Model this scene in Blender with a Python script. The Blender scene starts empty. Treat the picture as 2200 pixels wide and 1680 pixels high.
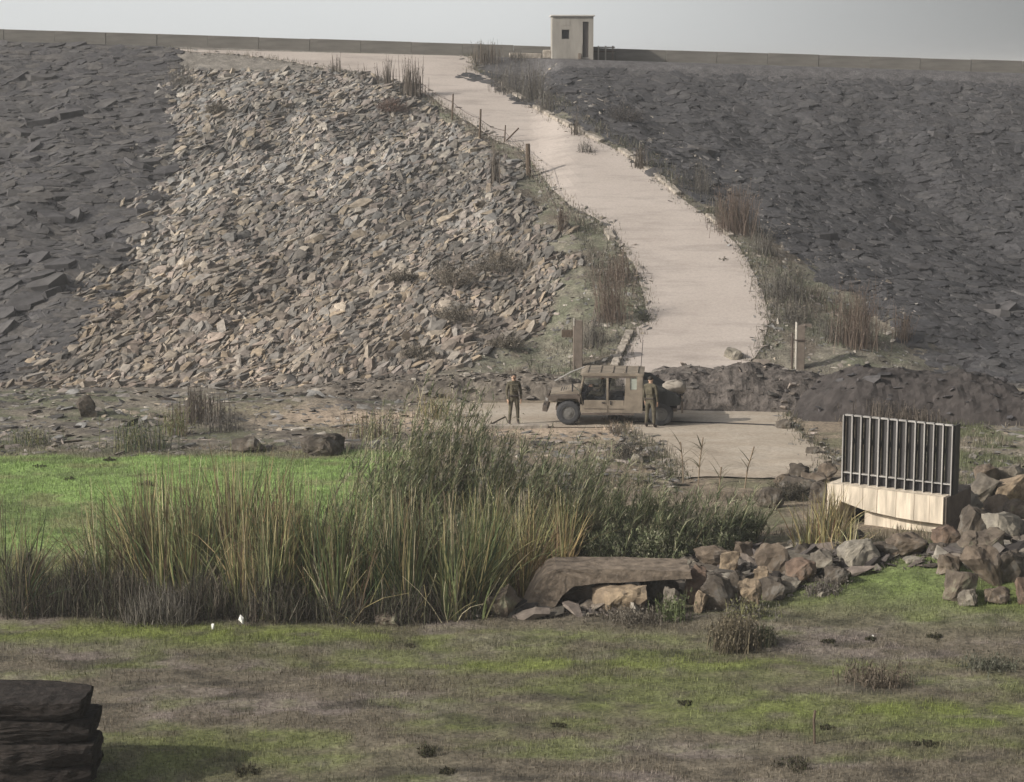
import bpy, bmesh, math, random
import numpy as np
from mathutils import Vector, Matrix, noise

SC = bpy.context.scene
COL = SC.collection
R = random.Random(7)
RNG = np.random.default_rng(11)

# ------------------------------------------------------------------ camera
FOC = 4412.0            # focal length in units of a 2200 wide picture
CAM_H = 12.0
PITCH = math.atan(700.0 / FOC)
cam_d = bpy.data.cameras.new('camera')
cam_d.sensor_width = 36.0
cam_d.angle = 2 * math.atan(1100.0 / FOC)
cam_d.clip_start = 0.5
cam_d.clip_end = 9000
cam = bpy.data.objects.new('camera', cam_d)
COL.objects.link(cam)
cam.location = (0, 0, CAM_H)
cam.rotation_euler = (math.pi / 2 - PITCH, 0, 0)
SC.camera = cam

# ------------------------------------------------------------------ sky, sun, exposure
SUN_EL = math.radians(29)
SUN_AZ = math.radians(-112)          # clockwise from +Y: low on the left, a little behind the camera
SUN_DIR = Vector((math.sin(SUN_AZ) * math.cos(SUN_EL), math.cos(SUN_AZ) * math.cos(SUN_EL), math.sin(SUN_EL)))
world = bpy.data.worlds.new('World')
SC.world = world
world.use_nodes = True
wn, wl = world.node_tree.nodes, world.node_tree.links
wn.clear()
w_out = wn.new('ShaderNodeOutputWorld')
w_bg = wn.new('ShaderNodeBackground')
w_bg.inputs['Strength'].default_value = 0.13
w_sky = wn.new('ShaderNodeTexSky')
w_sky.sky_type = 'NISHITA'
w_sky.sun_disc = False
w_sky.sun_elevation = SUN_EL
w_sky.sun_rotation = SUN_AZ % (2 * math.pi)
w_sky.air_density = 1.0
w_sky.dust_density = 3.0
w_sky.ozone_density = 1.0
w_hs = wn.new('ShaderNodeHueSaturation')
w_hs.inputs['Saturation'].default_value = 0.22
w_hs.inputs['Value'].default_value = 1.0
# thin high overcast, greyer away from the sun
w_tc = wn.new('ShaderNodeTexCoord')
w_sep = wn.new('ShaderNodeSeparateXYZ')
w_map = wn.new('ShaderNodeMapRange')
w_map.interpolation_type = 'SMOOTHSTEP'
w_map.inputs['From Min'].default_value = -0.05
w_map.inputs['From Max'].default_value = 0.33
w_map.inputs['To Min'].default_value = 1.0
w_map.inputs['To Max'].default_value = 0.34
w_mul = wn.new('ShaderNodeVectorMath')
w_mul.operation = 'SCALE'
# pale haze band hugging the horizon all the way round
w_hz = wn.new('ShaderNodeMapRange')
w_hz.interpolation_type = 'SMOOTHSTEP'
w_hz.inputs['From Min'].default_value = 0.02
w_hz.inputs['From Max'].default_value = 0.35
w_hz.inputs['To Min'].default_value = 0.95
w_hz.inputs['To Max'].default_value = 0.0
w_mix = wn.new('ShaderNodeMix')
w_mix.data_type = 'RGBA'
w_mix.inputs[7].default_value = (4.6, 4.72, 4.72, 1)
wl.new(w_tc.outputs['Generated'], w_sep.inputs[0])
wl.new(w_sep.outputs['X'], w_map.inputs['Value'])
wl.new(w_sep.outputs['Z'], w_hz.inputs['Value'])
wl.new(w_hz.outputs[0], w_mix.inputs[0])
wl.new(w_sky.outputs[0], w_hs.inputs['Color'])
wl.new(w_hs.outputs[0], w_mix.inputs[6])
wl.new(w_mix.outputs[2], w_mul.inputs[0])
wl.new(w_map.outputs[0], w_mul.inputs['Scale'])
wl.new(w_mul.outputs[0], w_bg.inputs['Color'])
wl.new(w_bg.outputs[0], w_out.inputs[0])

sun_d = bpy.data.lights.new('sun', 'SUN')
sun_d.energy = 3.5
sun_d.angle = math.radians(0.6)
sun_d.color = (1.0, 0.93, 0.83)
sun = bpy.data.objects.new('sun', sun_d)
COL.objects.link(sun)
sun.location = SUN_DIR * 200
sun.rotation_euler = (-SUN_DIR).to_track_quat('-Z', 'Y').to_euler()

SC.view_settings.view_transform = 'Standard'
SC.view_settings.look = 'None'
SC.view_settings.exposure = 0.3
SC.view_settings.gamma = 1.0
SC.view_settings.use_curve_mapping = False

# ------------------------------------------------------------------ helpers
def sm(a, b, x):
    t = np.clip((x - a) / (b - a), 0, 1)
    return t * t * (3 - 2 * t)

_ng = np.random.default_rng(5).random((256, 256))
def vnoise(x, y, seed=0):
    x = np.asarray(x, float) + seed * 17.31
    y = np.asarray(y, float) + seed * 7.77
    xi, yi = np.floor(x).astype(int), np.floor(y).astype(int)
    fx, fy = x - xi, y - yi
    fx, fy = fx * fx * (3 - 2 * fx), fy * fy * (3 - 2 * fy)
    g = lambda a, b: _ng[a % 256, b % 256]
    return (g(xi, yi) * (1 - fx) + g(xi + 1, yi) * fx) * (1 - fy) + (g(xi, yi + 1) * (1 - fx) + g(xi + 1, yi + 1) * fx) * fy
def fbm(x, y, seed=0, o=4):
    v, a, f, s = 0, 1.0, 1.0, 0
    for k in range(o):
        v = v + a * vnoise(np.asarray(x) * f, np.asarray(y) * f, seed + k)
        s += a; a *= .5; f *= 2.03
    return v / s

def tag(o, label=None, cat=None, group=None, kind=None):
    if label: o['label'] = label
    if cat: o['category'] = cat
    if group: o['group'] = group
    if kind: o['kind'] = kind
    return o

def link(name, me, parent=None, loc=None):
    o = bpy.data.objects.new(name, me)
    COL.objects.link(o)
    if parent: o.parent = parent
    if loc is not None: o.location = loc
    return o

def empty(name, loc, rz=0.0):
    o = bpy.data.objects.new(name, None)
    o.empty_display_size = 0.2
    COL.objects.link(o)
    o.location = loc
    o.rotation_euler = (0, 0, rz)
    return o

def np_mesh(name, V, F, mat, cols=None, smooth=False):
    """F: an (n,3) or (n,4) int array, or a list of such arrays"""
    Fs = F if isinstance(F, list) else [F]
    me = bpy.data.meshes.new(name)
    V = np.asarray(V, np.float32)
    me.vertices.add(len(V))
    me.vertices.foreach_set('co', V.ravel())
    nl = sum(f.size for f in Fs); nf = sum(len(f) for f in Fs)
    me.loops.add(nl)
    me.loops.foreach_set('vertex_index', np.concatenate([f.ravel() for f in Fs]).astype(np.int32))
    me.polygons.add(nf)
    tot = np.concatenate([np.full(len(f), f.shape[1], np.int32) for f in Fs])
    st = np.concatenate([[0], np.cumsum(tot)[:-1]]).astype(np.int32)
    me.polygons.foreach_set('loop_start', st)
    me.polygons.foreach_set('use_smooth', np.full(nf, bool(smooth)))
    if cols is not None:
        c = np.ones((len(V), 4), np.float32)
        c[:, :3] = cols
        at = me.attributes.new('Col', 'FLOAT_COLOR', 'POINT')
        at.data.foreach_set('color', c.ravel())
    me.update(calc_edges=True)
    if mat: me.materials.append(mat)
    return me

def bm_mesh(name, bm, mat, smooth=False):
    me = bpy.data.meshes.new(name)
    bmesh.ops.recalc_face_normals(bm, faces=bm.faces)
    bm.to_mesh(me); bm.free()
    if smooth:
        for p in me.polygons: p.use_smooth = True
    if mat:
        for m in (mat if isinstance(mat, (list, tuple)) else [mat]): me.materials.append(m)
    return me

def b_box(bm, c, s, rot=None, bevel=0.0):
    r = bmesh.ops.create_cube(bm, size=1.0)
    vs = r['verts']
    M = Matrix.Translation(Vector(c)) @ (rot.to_4x4() if rot else Matrix.Identity(4)) @ Matrix.Diagonal((*s, 1))
    bmesh.ops.transform(bm, matrix=M, verts=vs)
    if bevel:
        es = list({e for v in vs for e in v.link_edges})
        bmesh.ops.bevel(bm, geom=es, offset=bevel, segments=1, affect='EDGES', profile=.5)
def b_tube(bm, p, q, r0, r1=None, n=8):
    p, q = Vector(p), Vector(q); r1 = r0 if r1 is None else r1
    d = q - p
    M = Matrix.Translation((p + q) / 2) @ d.to_track_quat('Z', 'Y').to_matrix().to_4x4()
    bmesh.ops.create_cone(bm, cap_ends=True, segments=n, radius1=r0, radius2=r1, depth=d.length, matrix=M)
def box_obj(name, c, s, mat, parent=None, rot=None, bevel=0.0):
    bm = bmesh.new(); b_box(bm, c, s, rot, bevel)
    return link(name, bm_mesh(name, bm, mat), parent)
def tube_obj(name, pts, r, mat, parent=None, n=8):
    bm = bmesh.new()
    for a, b in zip(pts[:-1], pts[1:]): b_tube(bm, a, b, r, r, n)
    return link(name, bm_mesh(name, bm, mat), parent)

# ------------------------------------------------------------------ materials
def new_mat(name):
    m = bpy.data.materials.new(name); m.use_nodes = True
    nt = m.node_tree; nt.nodes.clear()
    out = nt.nodes.new('ShaderNodeOutputMaterial')
    p = nt.nodes.new('ShaderNodeBsdfPrincipled')
    p.inputs['Roughness'].default_value = .9
    p.inputs['Specular IOR Level'].default_value = .2
    nt.links.new(p.outputs[0], out.inputs[0])
    return m, nt, p, out
def ramp(nt, src, stops):
    r = nt.nodes.new('ShaderNodeValToRGB')
    el = r.color_ramp.elements
    el[0].position, el[0].color = stops[0][0], (*stops[0][1], 1)
    el[1].position, el[1].color = stops[-1][0], (*stops[-1][1], 1)
    for pos, c in stops[1:-1]:
        e = el.new(pos); e.color = (*c, 1)
    nt.links.new(src, r.inputs[0])
    return r.outputs[0]
def noise_tex(nt, scale, detail=6, rough=.6, stretch=None, rot=None):
    tc = nt.nodes.new('ShaderNodeTexCoord')
    n = nt.nodes.new('ShaderNodeTexNoise')
    n.inputs['Scale'].default_value = scale
    n.inputs['Detail'].default_value = detail
    n.inputs['Roughness'].default_value = rough
    if stretch:
        mp = nt.nodes.new('ShaderNodeMapping')
        mp.inputs['Scale'].default_value = stretch
        if rot: mp.inputs['Rotation'].default_value = rot
        nt.links.new(tc.outputs['Object'], mp.inputs[0]); nt.links.new(mp.outputs[0], n.inputs['Vector'])
    else:
        nt.links.new(tc.outputs['Object'], n.inputs['Vector'])
    return n.outputs['Fac']
def mult(nt, a, b, fac=1.0, mode='MULTIPLY'):
    m = nt.nodes.new('ShaderNodeMix'); m.data_type = 'RGBA'; m.blend_type = mode
    m.inputs[0].default_value = fac
    nt.links.new(a, m.inputs[6])
    if isinstance(b, tuple): m.inputs[7].default_value = (*b, 1)
    else: nt.links.new(b, m.inputs[7])
    return m.outputs[2]
def bump(nt, p, h, strength=.5, dist=.05):
    b = nt.nodes.new('ShaderNodeBump')
    b.inputs['Strength'].default_value = strength
    b.inputs['Distance'].default_value = dist
    nt.links.new(h, b.inputs['Height']); nt.links.new(b.outputs[0], p.inputs['Normal'])
def attr(nt):
    a = nt.nodes.new('ShaderNodeAttribute'); a.attribute_name = 'Col'
    return a.outputs['Color']
def grey(a): return (a, a, a)

def m_attr(name, scale, lo, hi, bstr=0.0, bdist=.05, transl=0.0, rough=.9, stretch=None):
    m, nt, p, out = new_mat(name)
    n = noise_tex(nt, scale, stretch=stretch)
    c = mult(nt, attr(nt), ramp(nt, n, [(.28, grey(lo)), (.72, grey(hi))]))
    nt.links.new(c, p.inputs['Base Color'])
    p.inputs['Roughness'].default_value = rough
    if bstr: bump(nt, p, n, bstr, bdist)
    if transl:
        t = nt.nodes.new('ShaderNodeBsdfTranslucent'); mx = nt.nodes.new('ShaderNodeMixShader')
        mx.inputs[0].default_value = transl
        nt.links.new(c, t.inputs[0]); nt.links.new(p.outputs[0], mx.inputs[1]); nt.links.new(t.outputs[0], mx.inputs[2])
        nt.links.new(mx.outputs[0], out.inputs[0])
    return m
def m_plain(name, col, var=.25, scale=4.0, rough=.8, bstr=.2, bdist=.02, metal=0.0, stretch=None, spec=.2):
    m, nt, p, out = new_mat(name)
    n = noise_tex(nt, scale, stretch=stretch)
    lo = tuple(c * (1 - var) for c in col); hi = tuple(min(1, c * (1 + var)) for c in col)
    nt.links.new(ramp(nt, n, [(.3, lo), (.7, hi)]), p.inputs['Base Color'])
    p.inputs['Roughness'].default_value = rough
    p.inputs['Metallic'].default_value = metal
    p.inputs['Specular IOR Level'].default_value = spec
    if bstr: bump(nt, p, n, bstr, bdist)
    return m
def m_stone(name, cols, scale=3.0, bstr=.6, bdist=.06, lichen=None):
    """colour changes from stone to stone and over each stone"""
    m, nt, p, out = new_mat(name)
    oi = nt.nodes.new('ShaderNodeObjectInfo')
    base = ramp(nt, oi.outputs['Random'], [(i / (len(cols) - 1), c) for i, c in enumerate(cols)])
    n = noise_tex(nt, scale, 8, .68)
    c = mult(nt, base, ramp(nt, n, [(.3, grey(.55)), (.55, grey(1.0)), (.75, grey(1.35))]))
    if lichen:
        n2 = noise_tex(nt, scale * .6, 6, .7)
        mx = nt.nodes.new('ShaderNodeMix'); mx.data_type = 'RGBA'
        nt.links.new(ramp(nt, n2, [(.56, grey(0)), (.66, grey(.8))]), mx.inputs[0])
        nt.links.new(c, mx.inputs[6]); mx.inputs[7].default_value = (*lichen, 1)
        c = mx.outputs[2]
    nt.links.new(c, p.inputs['Base Color'])
    bump(nt, p, n, bstr, bdist)
    return m

M = {}
M['ground'] = m_attr('ground_cover', 2.2, .62, 1.38, .7, .05)
# finer speckle over the ground colour
_nt = M['ground'].node_tree
_p = [n for n in _nt.nodes if n.type == 'BSDF_PRINCIPLED'][0]
_src = _p.inputs['Base Color'].links[0].from_socket
_n2 = noise_tex(_nt, 11.0, 5, .75)
_nt.links.new(mult(_nt, _src, ramp(_nt, _n2, [(.32, grey(.42)), (.68, grey(1.55))])), _p.inputs['Base Color'])
M['riprap'] = m_attr('riprap_stone', 5.0, .6, 1.35, .6, .05)
M['blade'] = m_attr('plant_blade', 6.0, .75, 1.2, 0, transl=.25, rough=.7)
M['leaf'] = m_attr('plant_leaf', 6.0, .75, 1.2, 0, transl=.2, rough=.75)
M['grass'] = m_attr('grass_blade', 3.0, .75, 1.2, 0, transl=.25, rough=.75)
M['stone_tan'] = m_stone('stone_tan', [(.29, .235, .18), (.23, .205, .175), (.32, .27, .21), (.25, .21, .185), (.26, .24, .215)])
M['stone_dark'] = m_stone('stone_dark', [(.078, .074, .075), (.088, .083, .083), (.068, .065, .067), (.098, .092, .089)])
# road
m, nt, p, out = new_mat('road_concrete')
n1 = noise_tex(nt, .35, 5, .6); n2 = noise_tex(nt, 9.0, 6, .7); n3 = noise_tex(nt, 1.1, 5, .65, (.25, 1.0, 1.0))
c = mult(nt, ramp(nt, n1, [(.3, (.385, .335, .298)), (.7, (.445, .392, .352))]), ramp(nt, n2, [(.3, grey(.86)), (.7, grey(1.1))]))
c = mult(nt, c, ramp(nt, n3, [(.34, grey(.80)), (.5, grey(1.0))]))
nt.links.new(c, p.inputs['Base Color']); bump(nt, p, n2, .25, .01)
M['road'] = m
m, nt, p, out = new_mat('dirt_track')
n1 = noise_tex(nt, .6, 6, .65, (.5, 1, 1)); n2 = noise_tex(nt, 8.0, 6, .7)
c = mult(nt, ramp(nt, n1, [(.32, (.32, .265, .205)), (.55, (.40, .345, .28)), (.75, (.45, .40, .34))]), ramp(nt, n2, [(.3, grey(.75)), (.7, grey(1.15))]))
nt.links.new(c, p.inputs['Base Color']); bump(nt, p, n2, .5, .03)
M['dirt'] = m
M['kerb'] = m_plain('kerb_concrete', (.30, .265, .225), .4, 5, .9, .4, .03)
M['hut'] = m_plain('hut_render', (.29, .27, .24), .18, 1.6, .9, .15, .02, stretch=(1.6, 1.6, .35))
M['hut_roof'] = m_plain('hut_roof', (.48, .46, .43), .15, 2.0, .85, .15)
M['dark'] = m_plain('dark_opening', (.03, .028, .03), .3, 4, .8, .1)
M['door'] = m_plain('door_steel', (.065, .058, .055), .3, 3, .6, .1, stretch=(1, 1, .2))
M['parapet'] = m_plain('parapet_concrete', (.15, .14, .125), .32, .8, .95, .25, .03, stretch=(.5, 1, 3.0))
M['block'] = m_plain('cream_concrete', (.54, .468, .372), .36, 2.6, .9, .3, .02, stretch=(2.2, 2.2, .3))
M['slab'] = m_plain('broken_concrete', (.172, .138, .106), .5, 4.5, .95, .9, .05)
M['rib'] = m_plain('galvanised_rib', (.32, .305, .285), .3, 3, .65, .1, .01, stretch=(1, 1, .3))
M['panel'] = m_plain('blackened_panel', (.046, .043, .042), .5, 2.2, .5, .1, .01, stretch=(6, 6, .25), spec=.35)
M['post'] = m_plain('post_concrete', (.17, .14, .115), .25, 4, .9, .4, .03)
M['post2'] = m_plain('post_pale_edge', (.42, .39, .34), .2, 4, .9, .3, .03)  # pale concrete; also paints the sunlit edge of the brown gate post
M['wood'] = m_plain('weathered_wood', (.10, .075, .055), .35, 9, .9, .5, .02, stretch=(3, 3, .5))
M['wire'] = m_plain('rusty_wire', (.08, .06, .05), .2, 5, .7, 0)
M['mound'] = m_plain('rubble_earth', (.095, .082, .073), .6, 3.5, .95, 1.0, .15)
M['berm'] = m_plain('berm_soil', (.135, .116, .096), .45, 3.0, .95, .9, .1)
M['bank'] = m_plain('black_soil', (.052, .045, .042), .4, 2.2, .95, .7, .08)
M['truck'] = m_plain('truck_tan_paint', (.215, .18, .14), .32, 2.5, .75, .15, .01)
M['truck_dark'] = m_plain('truck_brown', (.105, .085, .07), .3, 3, .8, .15, .01)
M['canvas'] = m_plain('black_canvas', (.035, .036, .035), .4, 3.0, .9, .6, .05, stretch=(1.5, 1.5, .4))
M['tyre'] = m_plain('tyre_rubber', (.050, .050, .052), .2, 6, .85, .2)
M['rim'] = m_plain('rim_paint', (.15, .145, .135), .2, 5, .7, .1)
M['seat'] = m_plain('seat_fabric', (.05, .05, .055), .3, 5, .9, .2)
M['strap'] = m_plain('pale_strap', (.34, .36, .31), .2, 6, .8, .1)
M['bagm'] = m_plain('bag_cloth', (.27, .24, .205), .25, 6, .9, .5, .03)
M['uniform'] = m_plain('uniform_cloth', (.098, .086, .060), .5, 7, .95, .3, .02)
M['skin'] = m_plain('skin', (.42, .27, .19), .1, 8, .6, 0)
M['hair'] = m_plain('dark_hair', (.03, .025, .02), .2, 20, .7, .2)
M['boot'] = m_plain('boot_leather', (.05, .04, .035), .2, 8, .7, .1)
M['white'] = m_plain('pale_litter', (.68, .67, .63), .1, 8, .7, .1)
M['outcrop'] = m_plain('outcrop_rock', (.026, .021, .018), .7, 7.0, .95, 1.0, .08, stretch=(.7, .7, 1.6))  # near-black so the stack's shade is carried by its colour
m, nt, p, out = new_mat('window_glass')
p.inputs['Base Color'].default_value = (.02, .022, .025, 1); p.inputs['Roughness'].default_value = .12
p.inputs['Specular IOR Level'].default_value = .5
p.inputs['Alpha'].default_value = .28
M['glass'] = m
# ------------------------------------------------------------------ terrain
YF = 77.5
def yc(X): return 122.0 - 2.6 * sm(.8, 3.2, X)
def crest_z(X):
    return 12.45 - .031 * np.clip(X, -70, 70)
def z_plain(X, Y):
    X = np.asarray(X, float); t = np.clip((Y - YF) / (yc(X) - YF), 0, 1)
    return crest_z(X) * (t + .04 * np.sin(math.pi * t))
def ray(px, py):
    x, y = (px - 1100) / FOC, -(py - 840) / FOC
    d = np.array([x, math.cos(PITCH) + y * math.sin(PITCH), -math.sin(PITCH) + y * math.cos(PITCH)])
    return d / d[1]
def hit(px, py, zf):
    d = ray(px, py)
    s = np.arange(20, 121.9, .04)
    P = d[None] * s[:, None]; P[:, 2] += CAM_H
    k = np.nonzero(P[:, 2] <= zf(P[:, 0], P[:, 1]))[0]
    i = k[0] if len(k) else len(s) - 1
    return P[i]
# both edges of the road, seen from the camera, laid down on the slope
LEFT = [(106, 345), (112, 440), (118, 520), (126, 585), (136, 640), (150, 705), (165, 785), (185, 865), (205, 918), (235, 962), (265, 1012), (300, 1062),
        (320, 1120), (345, 1140), (375, 1162), (410, 1190), (440, 1222), (480, 1300), (530, 1332), (580, 1368), (620, 1380), (650, 1385), (690, 1396),
        (706, 1368), (740, 1352), (770, 1338), (805, 1326), (830, 1322)]
RIGHT = [(106, 1000), (112, 1012), (118, 1020), (126, 1019), (136, 1018), (150, 1016), (158, 1030), (170, 1062), (200, 1092), (240, 1160), (285, 1240), (325, 1330), (375, 1400),
         (420, 1452), (475, 1530), (535, 1590), (580, 1616), (640, 1641), (690, 1651), (740, 1641), (775, 1616), (805, 1600), (830, 1590)]
ly, lx = np.array(LEFT).T; ry, rx = np.array(RIGHT).T
rows = np.concatenate([np.arange(106, 160, 4), np.arange(160, 300, 7), np.arange(300, 832, 10)])
ctr = []
for y in rows:
    a, b = np.interp(y, ly, lx), np.interp(y, ry, rx)
    w = min(b - a, 300)
    h = hit(b - w / 2, y, z_plain); ctr.append((h[1], h[0]))
ctr = np.array(sorted(ctr))
def road_x(Y): return np.interp(Y, ctr[:, 0], ctr[:, 1])
def hgt(X, Y):
    X, Y = np.asarray(X, float), np.asarray(Y, float)
    z = z_plain(X, Y)
    t = np.clip((Y - YF) / (yc(X) - YF), 0, 1)
    w = np.sin(math.pi * np.clip(t * 1.02, 0, 1)) ** .8
    d = X - road_x(Y)
    z = z - w * np.minimum(.20 * np.maximum(d - 3.2, 0), 3.2)
    z = z - w * np.minimum(.05 * np.maximum(-d - 4.5, 0), .8)
    onslope = sm(74, 80, Y)
    off = sm(3.0, 5.0, np.abs(d)) * (1 - sm(112, 118, Y) * sm(-30, -5, -np.abs(X + 12)))
    z = z + onslope * off * ((fbm(X * .30, Y * .22, 3) - .5) * .9 + (fbm(X * 1.3, Y * 1.1, 8) - .5) * .28) * sm(0, .06, t) * (1 - sm(.9, .985, t))
    fg = 1 - onslope
    z = z + fg * ((fbm(X * .22, Y * .3, 1) - .5) * .28 + (fbm(X * 1.1, Y * 1.3, 2) - .5) * .10) * (1 - .75 * sm(62, 66, Y))
    z = z + .55 * sm(5, 11, X) * np.exp(-((Y - 47.5) / 3.2) ** 2)
    z = z - .35 * np.exp(-((Y - 48.5) / 1.6) ** 2) * (1 - sm(2, 5, X))
    # debris shelf along the foot of the slope, left
    z = z + .35 * np.exp(-((Y - 71.5) / 2.2) ** 2) * (1 - sm(-7, -4, X)) * (.5 + fbm(X * .5, Y * .8, 6))
    z = np.where(Y > 124.5, np.minimum(z, crest_z(X) - (Y - 124.5) * .30), z)
    return z
def at(px, py):
    p = hit(px, py, hgt)
    return Vector((p[0], p[1], float(hgt(p[0], p[1]))))
def px_m(Y): return FOC / (Y * math.cos(PITCH) + .1)

# edges of the pale rubble area (world X as a function of Y)
DL = [(100, 345), (330, 335), (400, 320), (540, 245), (650, 165), (720, 125), (800, 20), (840, -20)]
dl = np.array(sorted([(hit(x, y, hgt)[1], hit(x, y, hgt)[0]) for y, x in DL]))
def dark_x(Y): return np.interp(Y, dl[:, 0], dl[:, 1]) 

gx = np.concatenate([np.arange(-75, -34, 1.5), np.arange(-34, 34.01, .24), np.arange(35.5, 76, 1.5)])
gy = np.concatenate([np.arange(14, 30, .5), np.arange(30, 52, .15), np.arange(52, 80, .22), np.arange(80, 125, .28), np.arange(125, 150, 1.0)])
GX, GY = np.meshgrid(gx, gy)
GZ = hgt(GX, GY)
def blend(c, col, m):
    return c * (1 - m[..., None]) + np.array(col) * m[..., None]
def ell(X, Y, cx, cy, rx_, ry_):
    return np.exp(-(((X - cx) / rx_) ** 2 + ((Y - cy) / ry_) ** 2))
def ground_col(X, Y):
    n1 = fbm(X * .16, Y * .45, 21); n2 = fbm(X * .6, Y * 1.2, 22); n3 = fbm(X * 1.8, Y * 2.2, 23)
    c = np.zeros(X.shape + (3,)) + np.array((.125, .107, .080))           # dry brown sward
    c = blend(c, (.175, .146, .130), sm(.50, .62, n2) * .9)
    c = blend(c, (.055, .048, .038), sm(.60, .70, fbm(X * .9, Y * 2.2, 25)) * .8)
    g = sm(.49, .62, n1 * .55 + n2 * .45) * .75
    g = np.maximum(g, ell(X, Y, -6.5, 42.2, 5.5, .9)); g = np.maximum(g, ell(X, Y, -12, 42.0, 4, .8))
    g = np.maximum(g, ell(X, Y, 0.5, 40.6, 5, .8) * .9); g = np.maximum(g, ell(X, Y, 6.5, 37.2, 4.5, .8)); g = np.maximum(g, ell(X, Y, 2.5, 39.2, 3.2, .6) * .8)
    g = np.maximum(g, ell(X, Y, 9, 36.6, 3.5, .6)); g = np.maximum(g, ell(X, Y, -6, 34.4, 3, .7) * .8)
    g = np.maximum(g, ell(X, Y, 8.0, 45.6, 3.2, 1.5)); g = np.maximum(g, ell(X, Y, 11.0, 44.5, 2.6, 1.4)); g = np.maximum(g, ell(X, Y, 9.8, 47.6, 1.4, 1.6) * .9)
    g = g * (.50 + .50 * sm(.36, .55, n3))
    c = blend(c, (.115, .135, .042), np.clip(g, 0, 1))
    c = blend(c, (.125, .165, .055), np.clip(ell(X, Y, 9.3, 46.0, 3.0, 2.0) * .8, 0, 1))
    strip_ = np.clip(ell(X, Y, -8, 42.6, 8, .55) + .8 * ell(X, Y, 2, 40.4, 6, .45) + .9 * ell(X, Y, 8, 37.3, 5, .5), 0, 1) * sm(.3, .5, n3)
    c = blend(c, (.145, .170, .046), strip_ * .8)
    # behind the reeds: bright young grass to the left, rough ground to the right
    back = sm(49.5, 51, Y)
    c = blend(c, (.19, .155, .115), back)
    c = blend(c, (.12, .125, .07), back * sm(.47, .6, n2) * .6)
    field = back * (1 - sm(-4.5, -2.5, X + (n2 - .5) * 2)) * (1 - sm(62.2, 63.6, Y + (n2 - .5) * 3.5 + .06 * (X + 10)))
    c = blend(c, (.195, .285, .088), field * (.8 + .2 * n3))
    c = blend(c, (.13, .165, .065), field * sm(.50, .64, fbm(X * .35, Y * .6, 91)) * .75); c = blend(c, (.20, .19, .10), field * sm(.60, .70, fbm(X * .8, Y * 1.1, 92)) * .6)
    # debris strip and dirt apron
    strip = sm(63, 64.5, Y + (n2 - .5) * 2) * (1 - sm(-3, 0, X))
    c = blend(c, (.165, .145, .115), strip)
    c = blend(c, (.10, .105, .065), strip * sm(.44, .58, n2) * .9)
    c = blend(c, (.085, .075, .065), strip * sm(.55, .66, fbm(X * .5, Y * 1.6, 31)) * .9)
    apron = np.clip(ell(X, Y, 2, 68.5, 6, 2.6) * 1.6 + ell(X, Y, -4.5, 69.5, 4.0, 1.4) * 1.2, 0, 1) * sm(.25, .5, n3 + .15)
    c = blend(c, (.36, .285, .215), apron)
    rightrough = sm(12, 13.5, X) * sm(49, 51, Y) * (1 - sm(74, 77, Y))
    c = blend(c, (.20, .175, .135), rightrough * .9); c = blend(c, (.10, .115, .055), rightrough * sm(.5, .62, n2) * .8)
    # the embankment
    s = sm(75.5, 78, Y + (n2 - .5) * 2)
    d = X - road_x(Y)
    c = blend(c, (.185, .168, .146), s)
    right = s * sm(3.4, 5.2, d + (n2 - .5) * 3 - 2.0 * (1 - sm(80, 100, Y)))
    c = blend(c, (.036, .034, .036), right)  # shade of the right flank put into the ground colour
    c = blend(c, (.032, .031, .033), right * sm(.48, .6, n1))
    c = blend(c, (.105, .100, .100), right * sm(.0, 1.0, (Y - 111) / 8) * .8)
    dark = s * sm(-1.2, .8, dark_x(Y) - X + (n2 - .5) * 2.5)
    c = blend(c, (.034, .032, .033), dark)
    # green-grey verges beside the road
    lw = np.interp(Y, [78, 84, 92, 100, 108, 116], [7.5, 6.0, 4.6, 3.4, 2.2, 1.4])
    vl = s * (1 - sm(lw * .75, lw * 1.1, -d - 2 + (n2 - .5) * 2.5)) * sm(1.5, 2.4, -d)
    c = blend(c, (.185, .172, .130), vl * .9); c = blend(c, (.115, .120, .080), vl * sm(.47, .6, n3 * .6 + n2 * .4) * .8)
    rw = np.interp(Y, [78, 84, 92, 100, 108, 116], [9.5, 6.0, 3.6, 2.0, 1.5, 1.2])
    vr = s * (1 - sm(rw * .75, rw * 1.1, d - 2 + (n2 - .5) * 2.2)) * sm(1.5, 2.4, d)
    c = blend(c, (.170, .155, .122), vr * .9); c = blend(c, (.105, .110, .075), vr * sm(.46, .6, n3 * .6 + n2 * .4) * .8)
    c = blend(c, (.11, .09, .072), np.maximum(vl, vr) * sm(.54, .66, fbm(X * .8, Y * .5, 41)) * .8)
    return c * (.8 + .4 * n3)[..., None]
GC = ground_col(GX, GY)
ny, nx = GX.shape
idx = np.arange(ny * nx).reshape(ny, nx)
GF = np.stack([idx[:-1, :-1], idx[:-1, 1:], idx[1:, 1:], idx[1:, :-1]], -1).reshape(-1, 4)
gcy = .25 * (GY[:-1, :-1] + GY[1:, 1:] + GY[:-1, 1:] + GY[1:, :-1]).ravel()
V = np.stack([GX, GY, GZ], -1).reshape(-1, 3); C = GC.reshape(-1, 3)
def sub_mesh(name, fsel):
    f = GF[fsel]; u, inv = np.unique(f, return_inverse=True)
    return np_mesh(name, V[u], inv.reshape(f.shape), M['ground'], C[u], smooth=True)
ground = tag(link('ground', sub_mesh('ground', gcy < 76.4)), kind='structure')
slope = tag(link('embankment_slope', sub_mesh('embankment_slope', gcy >= 76.4)), kind='structure')
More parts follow.
